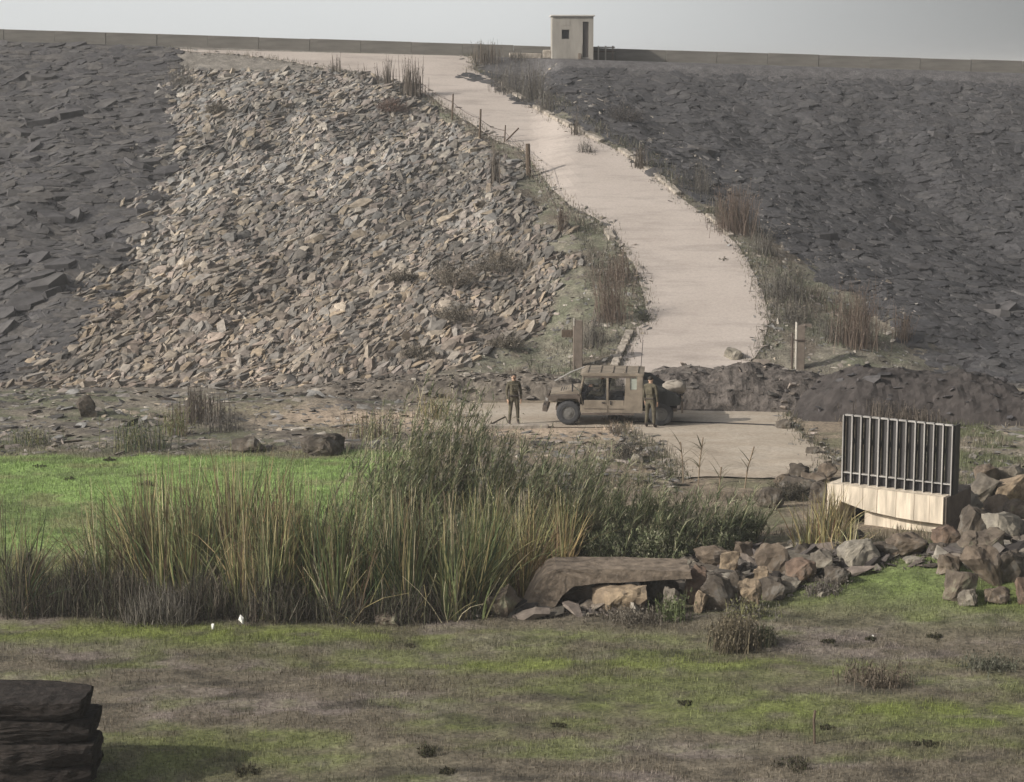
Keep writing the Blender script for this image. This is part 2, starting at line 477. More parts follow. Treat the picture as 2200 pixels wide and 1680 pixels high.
# wide plain out to the horizon
pl = np.array([(-4000, -600, -1.2), (4000, -600, -1.2), (4000, 6000, -1.2), (-4000, 6000, -1.2)], float)
tag(link('plain', np_mesh('plain', pl, np.array([[0, 1, 2, 3]]), M['ground'], np.full((4, 3), .12))), kind='structure')

# ------------------------------------------------------------------ road and track
NU = 12
def drape(name, rows_, L, Rr, mat, lift, jit):
    P = []
    for y in rows_:
        a, b = np.interp(y, L[0], L[1]), np.interp(y, Rr[0], Rr[1])
        pa, pb = hit(a, y, hgt), hit(b, y, hgt)
        pa[:2] += RNG.normal(0, jit, 2); pb[:2] += RNG.normal(0, jit, 2)
        u = np.linspace(0, 1, NU)[:, None]
        q = pa[None, :2] * (1 - u) + pb[None, :2] * u
        z = hgt(q[:, 0], q[:, 1])
        P.append(np.column_stack([q, z + lift]))
    P = np.array(P); n = len(P)
    # an apron of edge thickness on each side
    lo = P.copy(); lo[:, :, 2] -= .35
    ring = np.concatenate([lo[:, :1], P, lo[:, -1:]], 1)
    k = np.arange(n * (NU + 2)).reshape(n, NU + 2)
    F = np.stack([k[:-1, :-1], k[:-1, 1:], k[1:, 1:], k[1:, :-1]], -1).reshape(-1, 4)[:, ::-1]
    return tag(link(name, np_mesh(name, ring.reshape(-1, 3), F, mat)), kind='structure'), P
rr = np.concatenate([np.arange(107, 160, 3), np.arange(160, 300, 5), np.arange(300, 836, 7)])
road, RP = drape('road', rr, (ly, lx), (ry, rx), M['road'], .04, .03)
TL = np.array([(868, 1330), (890, 1330), (930, 1345), (960, 1400), (1000, 1432), (1035, 1455)]).T
TR = np.array([(868, 1560), (878, 1660), (890, 1690), (925, 1705), (945, 1730), (970, 1772), (1000, 1775), (1035, 1700)]).T
track, TP = drape('dirt_track', np.arange(866, 1036, 5), TL, TR, M['dirt'], .045, .08)
P1L = np.array([(868, 940), (890, 900), (912, 930), (922, 1000)]).T
P1R = np.array([(868, 1330), (890, 1335), (912, 1330), (922, 1330)]).T
drape('dirt_apron', np.arange(868, 922, 4), P1L, P1R, M['dirt'], .028, .1)

# kerb stones: broken line down the right of the road, short wall at the lower left
def kerb_piece(seed):
    r = random.Random(seed); bm = bmesh.new()
    b_box(bm, (0, 0, .03), (1.0, .30, .34), bevel=.03)
    bmesh.ops.subdivide_edges(bm, edges=[e for e in bm.edges if e.calc_length() > .5], cuts=3)
    for v in bm.verts: v.co += Vector((r.uniform(-.03, .03), r.uniform(-.025, .025), r.uniform(-.03, .03)))
    return bm_mesh('kerb_stone', bm, M['kerb'])
KM = [kerb_piece(i) for i in range(4)]
def kerb_line(pts, skip):
    for i in range(len(pts) - 1):
        a, b = pts[i], pts[i + 1]
        if R.random() < skip: continue
        d = b - a
        o = link('kerb_stone', KM[R.randrange(4)], road)
        o.matrix_world = Matrix.Translation((a + b) / 2 + Vector((0, 0, -.02))) @ d.to_track_quat('X', 'Z').to_matrix().to_4x4() @ Matrix.Diagonal((d.length * R.uniform(.8, .97), 1, R.uniform(.7, 1.1), 1))
def edge_pts(E, y0, y1, step, off):
    ys = np.arange(y0, y1, 1.0); pts = [at(float(np.interp(y, E[0], E[1])) + off, y) for y in ys]
    out = [pts[-1]]
    for p in reversed(pts):
        if (p - out[-1]).length >= step: out.append(p)
    return out
kerb_line(edge_pts((ry, rx), 164, 560, 1.35, 6), .38)
kerb_line(edge_pts((ly, lx), 704, 795, 1.1, -10), 0)
kerb_line(edge_pts((ly, lx), 440, 520, 1.3, -8), .4)

# ------------------------------------------------------------------ stones
def hull_stone(seed, sx, sy, sz, n=12):
    r = random.Random(seed); bm = bmesh.new()
    for i in range(n):
        v = Vector((r.gauss(0, 1), r.gauss(0, 1), r.gauss(0, 1))).normalized()
        v = Vector((math.copysign(abs(v.x) ** .7, v.x), math.copysign(abs(v.y) ** .7, v.y), math.copysign(abs(v.z) ** .7, v.z)))
        bm.verts.new((v.x * sx, v.y * sy, v.z * sz))
    res = bmesh.ops.convex_hull(bm, input=bm.verts)
    bmesh.ops.delete(bm, geom=[g for g in res['geom_interior'] if isinstance(g, bmesh.types.BMVert)], context='VERTS')
    return bm
SV = []
for i in range(14):
    bm = hull_stone(100 + i, .56, .22 + .12 * (i % 3) / 2, .065 + .02 * (i % 4), 9 + i % 3)
    bmesh.ops.triangulate(bm, faces=bm.faces); bmesh.ops.recalc_face_normals(bm, faces=bm.faces)
    bm.verts.index_update()
    SV.append((np.array([v.co[:] for v in bm.verts]), np.array([[v.index for v in f.verts] for f in bm.faces]), bm))
def slab_stone(seed):
    r = random.Random(seed); n = r.choice((6, 7, 8)); ph = r.random() * 6
    rad = [r.uniform(.38, .56) for _ in range(n)]; an = [2 * math.pi * (i + r.uniform(-.28, .28)) / n + ph for i in range(n)]
    ax = r.uniform(.55, .8)
    out_ = [(math.cos(t) * q, math.sin(t) * q * ax) for t, q in zip(an, rad)]
    z1, z2 = .05, .085
    v = [(x, y, -.15) for x, y in out_] + [(x * .95, y * .95, (z1 + z2) / 2 + r.uniform(-.03, .03)) for x, y in out_] + [(r.uniform(-.08, .08), r.uniform(-.06, .06), z2 + r.uniform(0, .02))]
    f = []
    for lv in (0,):
        for i in range(n):
            a_, b_ = lv * n + i, lv * n + (i + 1) % n
            f += [(a_, b_, b_ + n), (a_, b_ + n, a_ + n)]
    for i in range(n): f.append((n + i, n + (i + 1) % n, 2 * n))
    return np.array(v), np.array(f)
SL = [slab_stone(900 + i) + (None,) for i in range(12)]
SE = [(v * np.array([1.12, .62, 1.0]), f, None) for v, f, _ in SL]
SM_T = [np_mesh('stone', v * np.array([1, 1, 1.25]), f, M['stone_tan']) for v, f, _ in SE]
SM_D = [np_mesh('stone', v, f, M['stone_dark']) for v, f, _ in SL]
def frame(X, Y, ang, tilt, roll):
    """rotation matrices with the long axis at ang on the slope surface"""
    e = .3
    nx_ = -(hgt(X + e, Y) - hgt(X - e, Y)) / (2 * e); ny_ = -(hgt(X, Y + e) - hgt(X, Y - e)) / (2 * e)
    N = np.stack([nx_, ny_, np.ones_like(nx_)], -1); N /= np.linalg.norm(N, axis=1)[:, None]
    T = np.stack([np.cos(ang), np.sin(ang), np.zeros_like(ang)], -1)
    T = T - (T * N).sum(1)[:, None] * N; T /= np.linalg.norm(T, axis=1)[:, None]
    T = T * np.cos(tilt)[:, None] + N * np.sin(tilt)[:, None]
    B = np.cross(N, T); B /= np.linalg.norm(B, axis=1)[:, None]
    N2 = np.cross(T, B)
    c, s_ = np.cos(roll)[:, None], np.sin(roll)[:, None]
    B, N2 = B * c + N2 * s_, N2 * c - B * s_
    return np.stack([T, B, N2], -1)
def scatter_mesh(name, X, Y, size, ang, tilt, roll, cols, mat, flat=1.0, sink=.0, SV=SV):
    Rm = frame(X, Y, ang, tilt, roll); Z = hgt(X, Y)
    var = RNG.integers(0, len(SV), len(X)); Vs, Fs, Cs = [], [], []; off = 0
    for k, (v, f, _) in enumerate(SV):
        sel = np.nonzero(var == k)[0]
        if not len(sel): continue
        vv = v[None] * size[sel][:, None, None] * np.array([1, 1, flat])
        w = np.einsum('nij,nvj->nvi', Rm[sel], vv) + np.stack([X[sel], Y[sel], Z[sel] + sink * size[sel]], -1)[:, None]
        Vs.append(w.reshape(-1, 3)); Cs.append(np.repeat(cols[sel], len(v), 0))
        Fs.append((f[None] + (np.arange(len(sel)) * len(v))[:, None, None] + off).reshape(-1, 3)); off += len(sel) * len(v)
    return np_mesh(name, np.concatenate(Vs), np.concatenate(Fs), mat, np.concatenate(Cs))
def pick(cols, n, j=.45):
    c = np.array(cols)[RNG.integers(0, len(cols), n)]
    return c * RNG.uniform(1 - j, 1 + j, n)[:, None]

TAN = [(.205, .185, .16), (.178, .167, .152), (.26, .22, .17), (.195, .173, .152), (.168, .163, .155), (.148, .143, .135), (.285, .258, .22), (.168, .152, .14), (.225, .193, .17)]
def region(n, x0, x1, y0, y1, test):
    X = RNG.uniform(x0, x1, n); Y = RNG.uniform(y0, y1, n); k = test(X, Y); return X[k], Y[k]
def t_pale(X, Y):
    d = X - road_x(Y)
    lw = np.interp(Y, [78, 84, 92, 100, 108, 116], [8.4, 6.0, 4.4, 3.2, 2.4, 2.0]) + (vnoise(X * .6, Y * .6, 4) - .5) * 2
    return (-d > lw + .6) & (X > dark_x(Y) + (vnoise(X * .5, Y * .5, 9) - .5) * 3)
X, Y = region(98000, -27, 8, 76.5, 117.5, t_pale); n = len(X)
size = RNG.lognormal(math.log(.30), .55, n).clip(.11, 1.1) * np.interp(Y, [77, 118], [1.0, .95])
patch = fbm(X * .35, Y * .25, 15)
cols = pick(TAN, n, .3) * np.interp(patch, [.35, .65], [.74, 1.2])[:, None]
warm = sm(100, 82, Y)[:, None]; cols = cols * (1 - warm * np.array([-.06, .0, .06]))
ang = RNG.normal(math.radians(64), .34, n)
me = scatter_mesh('rubble_stones', X, Y, size, ang, RNG.normal(.10, .16, n), RNG.normal(-.12, .28, n), cols, M['riprap'], 1.15, .03, SE[:8] + SV)
tag(link('rubble_stones', me, slope), kind='stuff')
def t_left(X, Y): return (X < dark_x(Y) + 1.0) & (X > -30)
X, Y = region(20000, -31, -8, 78, 121.6, t_left); n = len(X)
me = scatter_mesh('dark_stones', X, Y, RNG.lognormal(math.log(.58), .48, n).clip(.15, 1.6), RNG.normal(.2, .8, n), RNG.normal(0, .045, n), RNG.normal(-.03, .06, n),
                  pick([(.072, .068, .068), (.080, .076, .075), (.064, .061, .063), (.095, .088, .083)], n, .15), M['riprap'], .75, .0, SL)
tag(link('dark_stones', me, slope), kind='stuff')
def t_right(X, Y): 
    d = X - road_x(Y); rw = np.interp(Y, [78, 84, 92, 100, 108, 116], [10.5, 7.0, 4.6, 3.0, 2.4, 2.2])
    return d > rw + (vnoise(X * .6, Y * .6, 4) - .5) * 2
X, Y = region(36000, -3, 32, 78, 118, t_right); n = len(X)
me = scatter_mesh('grey_stones', X, Y, RNG.lognormal(math.log(.36), .55, n).clip(.1, 1.2), RNG.normal(-.05, .7, n), RNG.normal(0, .045, n), RNG.normal(.02, .06, n),
                  pick([(.058, .056, .058), (.063, .061, .063), (.053, .052, .055), (.075, .072, .072), (.060, .058, .060)], n, .12), M['riprap'], .7, .0, SV[:3] + SL)  # stones coloured dark to carry the shade of the right flank
tag(link('grey_stones', me, slope), kind='stuff')
# verge and foot rubble
def t_verge(X, Y):
    d = np.abs(X - road_x(Y)); return (d > 2.9) & (d < 9)
X, Y = region(11000, -10, 18, 77, 119, t_verge); n = len(X)
me = scatter_mesh('verge_stones', X, Y, RNG.lognormal(math.log(.20), .4, n).clip(.08, .6), RNG.uniform(0, 6.28, n), RNG.normal(0, .2, n), RNG.normal(0, .3, n), pick(TAN, n), M['riprap'], .9)
tag(link('verge_stones', me, slope), kind='stuff')
def t_foot(X, Y): return ((X < -1) | ((X > 12.5) & (Y > 50)) | ((X > -3) & (X < 5) & (Y < 67)))
X, Y = region(9000, -22, 20, 57, 77.5, t_foot)
k = (Y > 63.5 + (vnoise(X, Y, 2) - .5) * 2) | (X > -3.5); X, Y = X[k], Y[k]; n = len(X)
me = scatter_mesh('foot_rubble', X, Y, RNG.lognormal(math.log(.22), .55, n).clip(.07, .9), RNG.normal(.2, .6, n), RNG.normal(0, .2, n), RNG.normal(0, .3, n), pick(TAN + [(.09, .085, .08)], n), M['riprap'], .8)
tag(link('foot_rubble', me, ground), kind='stuff')
EP = np.concatenate([RP[:, 0], RP[:, -1], TP[:, 0], TP[:, -1], TP[:, 0]])
i = RNG.integers(0, len(EP), 5200); q = EP[i, :2] + RNG.normal(0, .30, (len(i), 2)); X, Y = q[:, 0], q[:, 1]; n = len(X)
me = scatter_mesh('edge_gravel', X, Y, RNG.lognormal(math.log(.15), .45, n).clip(.05, .45), RNG.uniform(0, 6.28, n), RNG.normal(0, .2, n), RNG.normal(0, .3, n), pick(TAN + [(.13, .12, .10)], n), M['riprap'], .9, .1)
tag(link('edge_gravel', me, road), kind='stuff')
RK = [(.12, .10, .085), (.09, .08, .07), (.16, .135, .11), (.20, .18, .15), (.075, .065, .06)]
X = np.concatenate([RNG.uniform(2.2, 8.6, 1300), RNG.uniform(8.5, 13.5, 900), RNG.uniform(-3, 3.0, 260)])
Y = np.concatenate([47.6 + .25 * (X[:1300] - 5) + RNG.normal(0, .9, 1300), RNG.uniform(46.5, 54, 900), RNG.normal(44.4, .25, 260)])
k = ~((X > 8.5) & (X < 11.3) & (Y > 47.5) & (Y < 50.2)) & (Y > 43.6) & ~((X > 7.6) & (X < 12.0) & (Y > 49.0) & (Y < 53.6)); X, Y = X[k], Y[k]; n = len(X)
me = scatter_mesh('ditch_rubble', X, Y, RNG.lognormal(math.log(.30), .55, n).clip(.08, 1.0) * np.where(X > 10, 1.35, 1), RNG.uniform(0, 6.28, n), RNG.normal(0, .3, n), RNG.normal(0, .4, n), pick(RK, n), M['riprap'], 1.4, .1)
tag(link('ditch_rubble', me, ground), kind='stuff')
# the stones that show largest are pieces of their own
def single(n, region_, meshes, lo, hi, angm, angs, flat):
    X, Y = region_; k = RNG.permutation(len(X))[:n]; X, Y = X[k], Y[k]; n = len(X)
    s_ = RNG.uniform(lo, hi, n); Rm = frame(X, Y, RNG.normal(angm, angs, n), RNG.normal(.06, .1, n), RNG.normal(-.12, .2, n)); Z = hgt(X, Y)
    for i in range(n):
        o = link('stone', meshes[i % len(meshes)], slope)
        o.matrix_world = Matrix.Translation((X[i], Y[i], Z[i] + .03)) @ Matrix(Rm[i].tolist()).to_4x4() @ Matrix.Diagonal((s_[i], s_[i], s_[i] * flat, 1))
single(190, region(3000, -25, 6, 77, 114, t_pale), SM_T, .65, 1.2, math.radians(62), .3, .9)
single(70, region(1500, -29, -9, 80, 116, t_left), SM_D, 1.1, 2.3, .2, .6, 1.2)
single(40, region(1500, 0, 30, 80, 114, t_right), SM_D, .8, 1.6, 0, .4, 1.2)  # dark colour here carries the right flank's shade
for _, _, b_ in SV: b_.free()

# heaps of earth across the end of the road and the black bank on its right
def heap(name, x0, x1, y0, y1, hf, mat, step=.14):
    xs, ys = np.arange(x0, x1, step), np.arange(y0, y1, step)
    X, Y = np.meshgrid(xs, ys); Z = hgt(X, Y) + hf(X, Y) - .06
    k = np.arange(X.size).reshape(X.shape)
    F = np.stack([k[:-1, :-1], k[:-1, 1:], k[1:, 1:], k[1:, :-1]], -1).reshape(-1, 4)
    return tag(link(name, np_mesh(name, np.stack([X, Y, Z], -1).reshape(-1, 3), F, mat)), kind='structure')
def mound_h(X, Y):
    xc = (X - 4.0) / 9.0
    prof = np.interp(X, [3.2, 4.6, 5.6, 7.0, 8.6, 10, 11.5, 13.2], [0, .6, 1.3, 1.15, 1.4, 1.2, .95, 0])
    cy = 73.6 - .10 * (X - 5)
    h = prof * np.clip(1 - ((Y - cy) / 2.6) ** 2, 0, 1) ** .8
    return h + (fbm(X * 1.1, Y * 1.1, 51) - .5) * .75 * sm(0, .4, h) - .02
heap('earth_mound', 2.8, 13.6, 70.2, 77, mound_h, M['mound'])
def bank_h(X, Y):
    prof = np.interp(X, [9.6, 10.6, 11.8, 13, 15, 16.5, 17.6, 18.6], [0, .9, 1.45, 1.5, 1.42, 1.35, 1.0, 0])
    cy = np.interp(X, [10, 14, 18], [71.6, 71.2, 70.6])
    h = prof * np.clip(1 - (np.abs(Y - cy) / 2.7) ** 2.2, 0, 1) ** .8
    return h + (fbm(X * .9, Y * .9, 61) - .5) * .55 * sm(0, .4, h) + (fbm(X * 3, Y * 3, 62) - .5) * .22 * sm(0, .4, h) - .02
def left_h(X, Y):
    prof = np.interp(X, [-8.5, -6.5, -4, -1.5, .5, 2.2, 3.4], [0, .45, .7, .65, .8, .6, 0])
    h = prof * np.clip(1 - ((Y - 75.2) / 1.7) ** 2, 0, 1) ** .8
    return h + (fbm(X * 1.2, Y * 1.2, 57) - .5) * .6 * sm(0, .3, h) - .02
heap('earth_berm', -9, 3.8, 73.2, 77.4, left_h, M['berm'])
heap('black_soil_bank', 9.2, 19.2, 67.5, 75, bank_h, M['bank'])

def on_heap(name, hf, n, x0, x1, y0, y1, cols, parent):
    X, Y = RNG.uniform(x0, x1, n), RNG.uniform(y0, y1, n); h = hf(X, Y); k = h > .12; X, Y, h = X[k], Y[k], h[k]; n = len(X)
    var = RNG.integers(0, len(SV), n); Vs, Fs, Cs, off = [], [], [], 0; s_ = RNG.lognormal(math.log(.2), .5, n).clip(.06, .7); cc = pick(cols, n)
    for i in range(n):
        v, f, _ = SV[var[i]]; Rm = np.array(Matrix.Rotation(RNG.uniform(0, 6.28), 3, 'Z') @ Matrix.Rotation(RNG.normal(0, .4), 3, 'X'))
        Vs.append((v * s_[i] * np.array([1, 1.2, 1.5])) @ Rm.T + np.array([X[i], Y[i], float(hgt(X[i], Y[i])) + h[i] - .04])); Fs.append(f + off); off += len(v); Cs.append(np.repeat(cc[i][None], len(v), 0))
    tag(link(name, np_mesh(name, np.concatenate(Vs), np.concatenate(Fs), M['riprap'], np.concatenate(Cs)), parent), kind='stuff')
on_heap('mound_rubble', mound_h, 320, 3, 13.5, 70.4, 74.5, [(.10, .09, .08), (.15, .135, .12), (.075, .068, .064), (.19, .16, .135)], bpy.data.objects['earth_mound'])
on_heap('bank_rubble', bank_h, 120, 9.4, 19, 67.6, 72, [(.05, .047, .048), (.07, .066, .066), (.04, .038, .04), (.11, .10, .10)], bpy.data.objects['black_soil_bank'])
on_heap('berm_rubble', left_h, 420, -8.5, 3.4, 73.3, 75.6, [(.15, .13, .11), (.19, .17, .145), (.12, .105, .09)], bpy.data.objects['earth_berm'])
# ------------------------------------------------------------------ parapet wall along the crest
def V3(x, y, z): return Vector((x, y, z))
pw = empty('parapet_wall', (0, 123, 12.4))
tag(pw, 'long low grey concrete parapet wall along the crest of the embankment', 'wall')
def panel_mesh(i):
    bm = bmesh.new(); b_box(bm, (0, 0, -.3), (3.0, .35, 2.0), bevel=.02)
    return bm_mesh('wall_panel', bm, M['parapet'])
PM = [panel_mesh(0)]
x = -57.0
while x < 57:
    o = link('wall_panel', PM[0], pw)
    o.location = (x + 1.5, R.uniform(-.015, .015), float(crest_z(np.array(x + 1.5))) + .02 - 12.4 + R.uniform(-.015, .015))
    o.rotation_euler = (0, math.atan(.031), 0)
    x += 3.004

# ------------------------------------------------------------------ guard hut
hx, hy = (1227 - 1100) / FOC * 121.2, 121.4
hz = 12.36
hut = tag(empty('guard_hut', (hx, hy, hz), 0.03), 'small grey concrete guard hut with flat roof, one window and a narrow dark door', 'hut')
W, D, H = 2.38, 1.9, 2.42
def wall_boxes():
    bm = bmesh.new(); t = .16
    xs = [-W / 2, -W / 2 + .229 * W, -W / 2 + .414 * W, -W / 2 + .740 * W, -W / 2 + .885 * W, W / 2]
    f = -D / 2 + t / 2
    def col(a, b, z0, z1): b_box(bm, ((a + b) / 2, f, (z0 + z1) / 2), (b - a, t, z1 - z0))
    col(xs[0], xs[1], -.9, H); col(xs[1], xs[2], -.9, 1.13); col(xs[1], xs[2], 1.67, H)
    col(xs[2], xs[3], -.9, H); col(xs[3], xs[4], -.9, .10); col(xs[3], xs[4], 2.12, H); col(xs[4], xs[5], -.9, H)
    b_box(bm, (-W / 2 + t / 2, t / 2, H / 2 - .45), (t, D - t, H + .9)); b_box(bm, (W / 2 - t / 2, t / 2, H / 2 - .45), (t, D - t, H + .9))
    b_box(bm, (0, D / 2 - t / 2 - .001, H / 2 - .45), (W - 2 * t, t, H + .9))
    return bm, xs
bm, hxs = wall_boxes()
link('wall', bm_mesh('wall', bm, M['hut']), hut)
box_obj('roof', (0, 0, H + .045), (W + .16, D + .2, .09), M['hut_roof'], hut, bevel=.015)
dw = hxs[4] - hxs[3]
dr = box_obj('door', ((hxs[3] + hxs[4]) / 2, -D / 2 + .11, 1.11), (dw - .02, .05, 2.0), M['door'], hut)
box_obj('handle', (hxs[3] + .06, -D / 2 + .07, 1.05), (.03, .04, .12), M['wire'], dr)
ww = hxs[2] - hxs[1]; wc = (hxs[1] + hxs[2]) / 2
bm = bmesh.new()
for sx in (-1, 1): b_box(bm, (wc + sx * (ww / 2 - .02), -D / 2 + .1, 1.40), (.04, .05, .54))
for sz in (1.15, 1.65): b_box(bm, (wc, -D / 2 + .1, sz), (ww - .08, .05, .04))
wf = link('window', bm_mesh('window', bm, M['door']), hut)
box_obj('pane', (wc, -D / 2 + .11, 1.40), (ww - .09, .012, .45), M['glass'], wf)
box_obj('interior', (0, .05, 1.2), (W - .5, D - .9, 2.2), M['dark'], hut)  # near-black box stands in for the unlit room
# shutter marks cast in the render: thin raised patch above the window, and a lower band
box_obj('patched_panel', (wc + .02, -D / 2 - .004, 2.16), (.46, .014, .50), M['hut'], hut)
box_obj('render_band', (-.14, -D / 2 - .005, .42), (1.34, .014, .78), M['hut'], hut)
cb = box_obj('concrete_block', (hx + .43, hy - D / 2 - .16, hz + .15), (.2, .2, .34), M['post'], bevel=.02)
tag(cb, 'small dark block standing against the hut beside its door', 'block')
for px, w, lab in ((1147, .9, 'pale concrete beam lying left of the hut near the parapet'), ):
    b = box_obj('concrete_beam', (0, 0, 0), (1.9, .3, .32), M['kerb'], bevel=.03); b.location = ((1128 - 1100) / FOC * 122.0, 122.0, float(hgt(np.array(.8), np.array(122.0))) + .12)
    b.rotation_euler = (0, .03, .1); tag(b, lab, 'beam')
b = box_obj('concrete_bollard', (0, 0, .2), (.5, .35, .5), M['kerb'], bevel=.04); b.location = ((1174 - 1100) / FOC * 122.1, 122.1, float(hgt(np.array(2.0), np.array(122.1))) + .05)
tag(b, 'squat pale concrete block just left of the hut wall', 'block')
rl = tag(empty('low_railing', ((1288 - 1100) / FOC * 122.2, 122.2, float(hgt(np.array(5.2), np.array(122.2))))), 'short low railing with pale posts right of the hut', 'railing')
for i in range(4): box_obj('post', (-.55 + i * .42, 0, .38), (.08, .08, .9), M['post2'] if i in (1, 2) else M['post'], rl)
for z in (.5, .75): box_obj('rail', (.08, .0, z), (1.5, .04, .07), M['wood'], rl)

# ------------------------------------------------------------------ flood gate on its concrete headwall
bA, bB = V3(8.32, 53.15, 0), V3(11.02, 51.35, 0)
u = (bB - bA).normalized(); nrm = V3(u.y, -u.x, 0)       # nrm points to the viewer and to the sun
L = (bB - bA).length
yaw = math.atan2(u.y, u.x)
TOP = 1.10
hw = tag(empty('concrete_headwall', bA, yaw), 'cream concrete culvert headwall with a dark opening under its beam', 'headwall')
# local axes: x along the front, -y towards the viewer
def blk(name, x0, x1, y0, y1, z0, z1, mat='block', bev=.015): return box_obj(name, ((x0 + x1) / 2, (y0 + y1) / 2, (z0 + z1) / 2), (x1 - x0, y1 - y0, z1 - z0), M[mat], hw, bevel=bev)
def prism(name, poly, y0, y1, mat, parent):
    bm = bmesh.new()
    a = [bm.verts.new((x_, y0, z_)) for x_, z_ in poly]; b = [bm.verts.new((x_, y1, z_)) for x_, z_ in poly]
    bm.faces.new(a); bm.faces.new(b[::-1]); n = len(poly)
    for i in range(n): bm.faces.new([a[i], b[i], b[(i + 1) % n], a[(i + 1) % n]])
    return link(name, bm_mesh(name, bm, mat), parent)
seg = [0, .42, 1.02, 1.42, 1.95, 2.45, 2.87, L]
for i in range(len(seg) - 1):
    x0, x1 = seg[i] + .006, seg[i + 1] - .006
    zl = lambda q: np.interp(q, [0, .5, 1.1, 2.0, 2.4, L], [.66, .66, .50, .42, .40, .40])
    o = R.uniform(-.006, .006)
    prism('beam_block', [(x0, zl(x0)), (x1, zl(x1)), (x1, TOP), (x0, TOP)], -.002 + o, 1.05, M['block'], hw)
blk('pillar', .0, .36, .012, 1.0, -.5, .652)
blk('rear_wall', .37, L - .02, 1.0, 1.15, -.5, .38, 'dark')  # near-black colour stands in for the shade deep in the culvert
lw = [.98, 1.72, 2.30, L]
for i in range(3):
    x0, x1 = lw[i] + .004, lw[i + 1] - .004
    prism('wall_block', [(x0, -.5), (x1, -.5), (x1, zl(x1) - .012), (x0, zl(x0) - .012)], .24, .95, M['block'], hw)
blk('side_wall', L - .03, L + .06, .06, 1.75, -.5, TOP - .012, 'post', .01)  # darker concrete puts the shade of this side into its colour
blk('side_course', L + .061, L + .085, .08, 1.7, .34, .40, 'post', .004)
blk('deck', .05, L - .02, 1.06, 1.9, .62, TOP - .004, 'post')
# gate
fg = tag(empty('flood_gate', bA + u * .28 + Vector((-nrm.x, -nrm.y, 0)) * .42 + V3(0, 0, TOP), yaw), 'black steel sluice gate with pale upright ribs standing on the cream headwall', 'gate')
GL, GH, NB = L - .22, 1.82, 12
st = GL / NB
for i in range(NB + 1):
    x_ = i * st
    bm = bmesh.new(); b_box(bm, (x_, -.045, GH / 2), (.03, .12, GH)); 
    o = link('rib', bm_mesh('rib', bm, M['panel']), fg)
    box_obj('rib_flange', (x_ - .006, -.113, GH / 2 - .002), (.034 + R.uniform(-.005, .005), .014, GH), M['rib'], o)
    if i < NB:
        bm = bmesh.new()
        x0, x1 = x_ + .02, x_ + st - .02; mid = x0 + (x1 - x0) * .45
        zz = [.30, GH - .02]
        pts = [(x0, .03), (mid - .03, .03), (mid, -.03), (x1 - .03, -.03), (x1, .03)]
        vs = [[bm.verts.new((a, b, z)) for a, b in pts] for z in zz]
        vb = [[bm.verts.new((a, b + .03, z)) for a, b in pts] for z in zz]
        for k in range(4):
            bm.faces.new([vs[0][k], vs[0][k + 1], vs[1][k + 1], vs[1][k]]); bm.faces.new([vb[0][k + 1], vb[0][k], vb[1][k], vb[1][k + 1]])
        for k in range(4):
            bm.faces.new([vs[1][k], vs[1][k + 1], vb[1][k + 1], vb[1][k]]); bm.faces.new([vs[0][k + 1], vs[0][k], vb[0][k], vb[0][k + 1]])
        link('panel', bm_mesh('panel', bm, M['panel']), fg)
        box_obj('top_cap', ((x0 + x1) / 2 + .0, -.04, GH - .006 + .0), (x1 - x0 - .01, .10, .035), M['rib'], fg)
        box_obj('bottom_rail', ((x0 + x1) / 2, -.06, .28), (x1 - x0 - .01, .06, .03), M['rib'], fg)
        box_obj('grille', ((x0 + x1) / 2, .02, .13), (x1 - x0 - .01, .03, .24), M['dark'], fg)
box_obj('side_panel', (GL + .03, .13, GH / 2), (.03, .34, GH), M['panel'], fg)
box_obj('back_beam', (GL / 2, .25, GH * .6), (GL - .1, .12, .14), M['panel'], fg)

# ------------------------------------------------------------------ gate posts beside the foot of the road
p = at(1241, 790)
gp = tag(empty('concrete_gate_post', p), 'tall square grey-brown post behind the truck with a dark box on its left side', 'post', 'gate posts at the foot of the road')
s_ = px_m(p.y); h_ = 105 / s_
box_obj('shaft', (0, 0, h_ / 2 - .2), (.37, .34, h_ + .4), M['post'], gp, bevel=.02)
box_obj('cap_edge', (-.16, -.16, h_ - .05), (.05, .05, .30), M['post2'], gp)
box_obj('dark_box', (-.41, 0, h_ * .72), (.42, .2, .27), M['wood'], gp)
p = at(1717, 790)
gp = tag(empty('concrete_gate_post', p), 'square brown post with a pale left edge and a thin pole beside it', 'post', 'gate posts at the foot of the road')
h_ = 100 / px_m(p.y)
box_obj('shaft', (.03, 0, h_ / 2 - .25), (.30, .32, h_ + .3), M['post'], gp, bevel=.015)
box_obj('pale_edge', (-.145, -.02, h_ / 2 - .2), (.05, .30, h_ + .40), M['post2'], gp, bevel=.01)  # sunlight on the left side painted as a pale strip
tube_obj('thin_pole', [(-.30, -.1, -.2), (-.30, -.1, h_ * .78)], .035, M['wire'], gp)
box_obj('cross_band', (.0, -.185, h_ * .62), (.42, .03, .04), M['wire'], gp)
box_obj('top_arm', (.3, 0, h_ * .93), (.28, .12, .12), M['post'], gp)

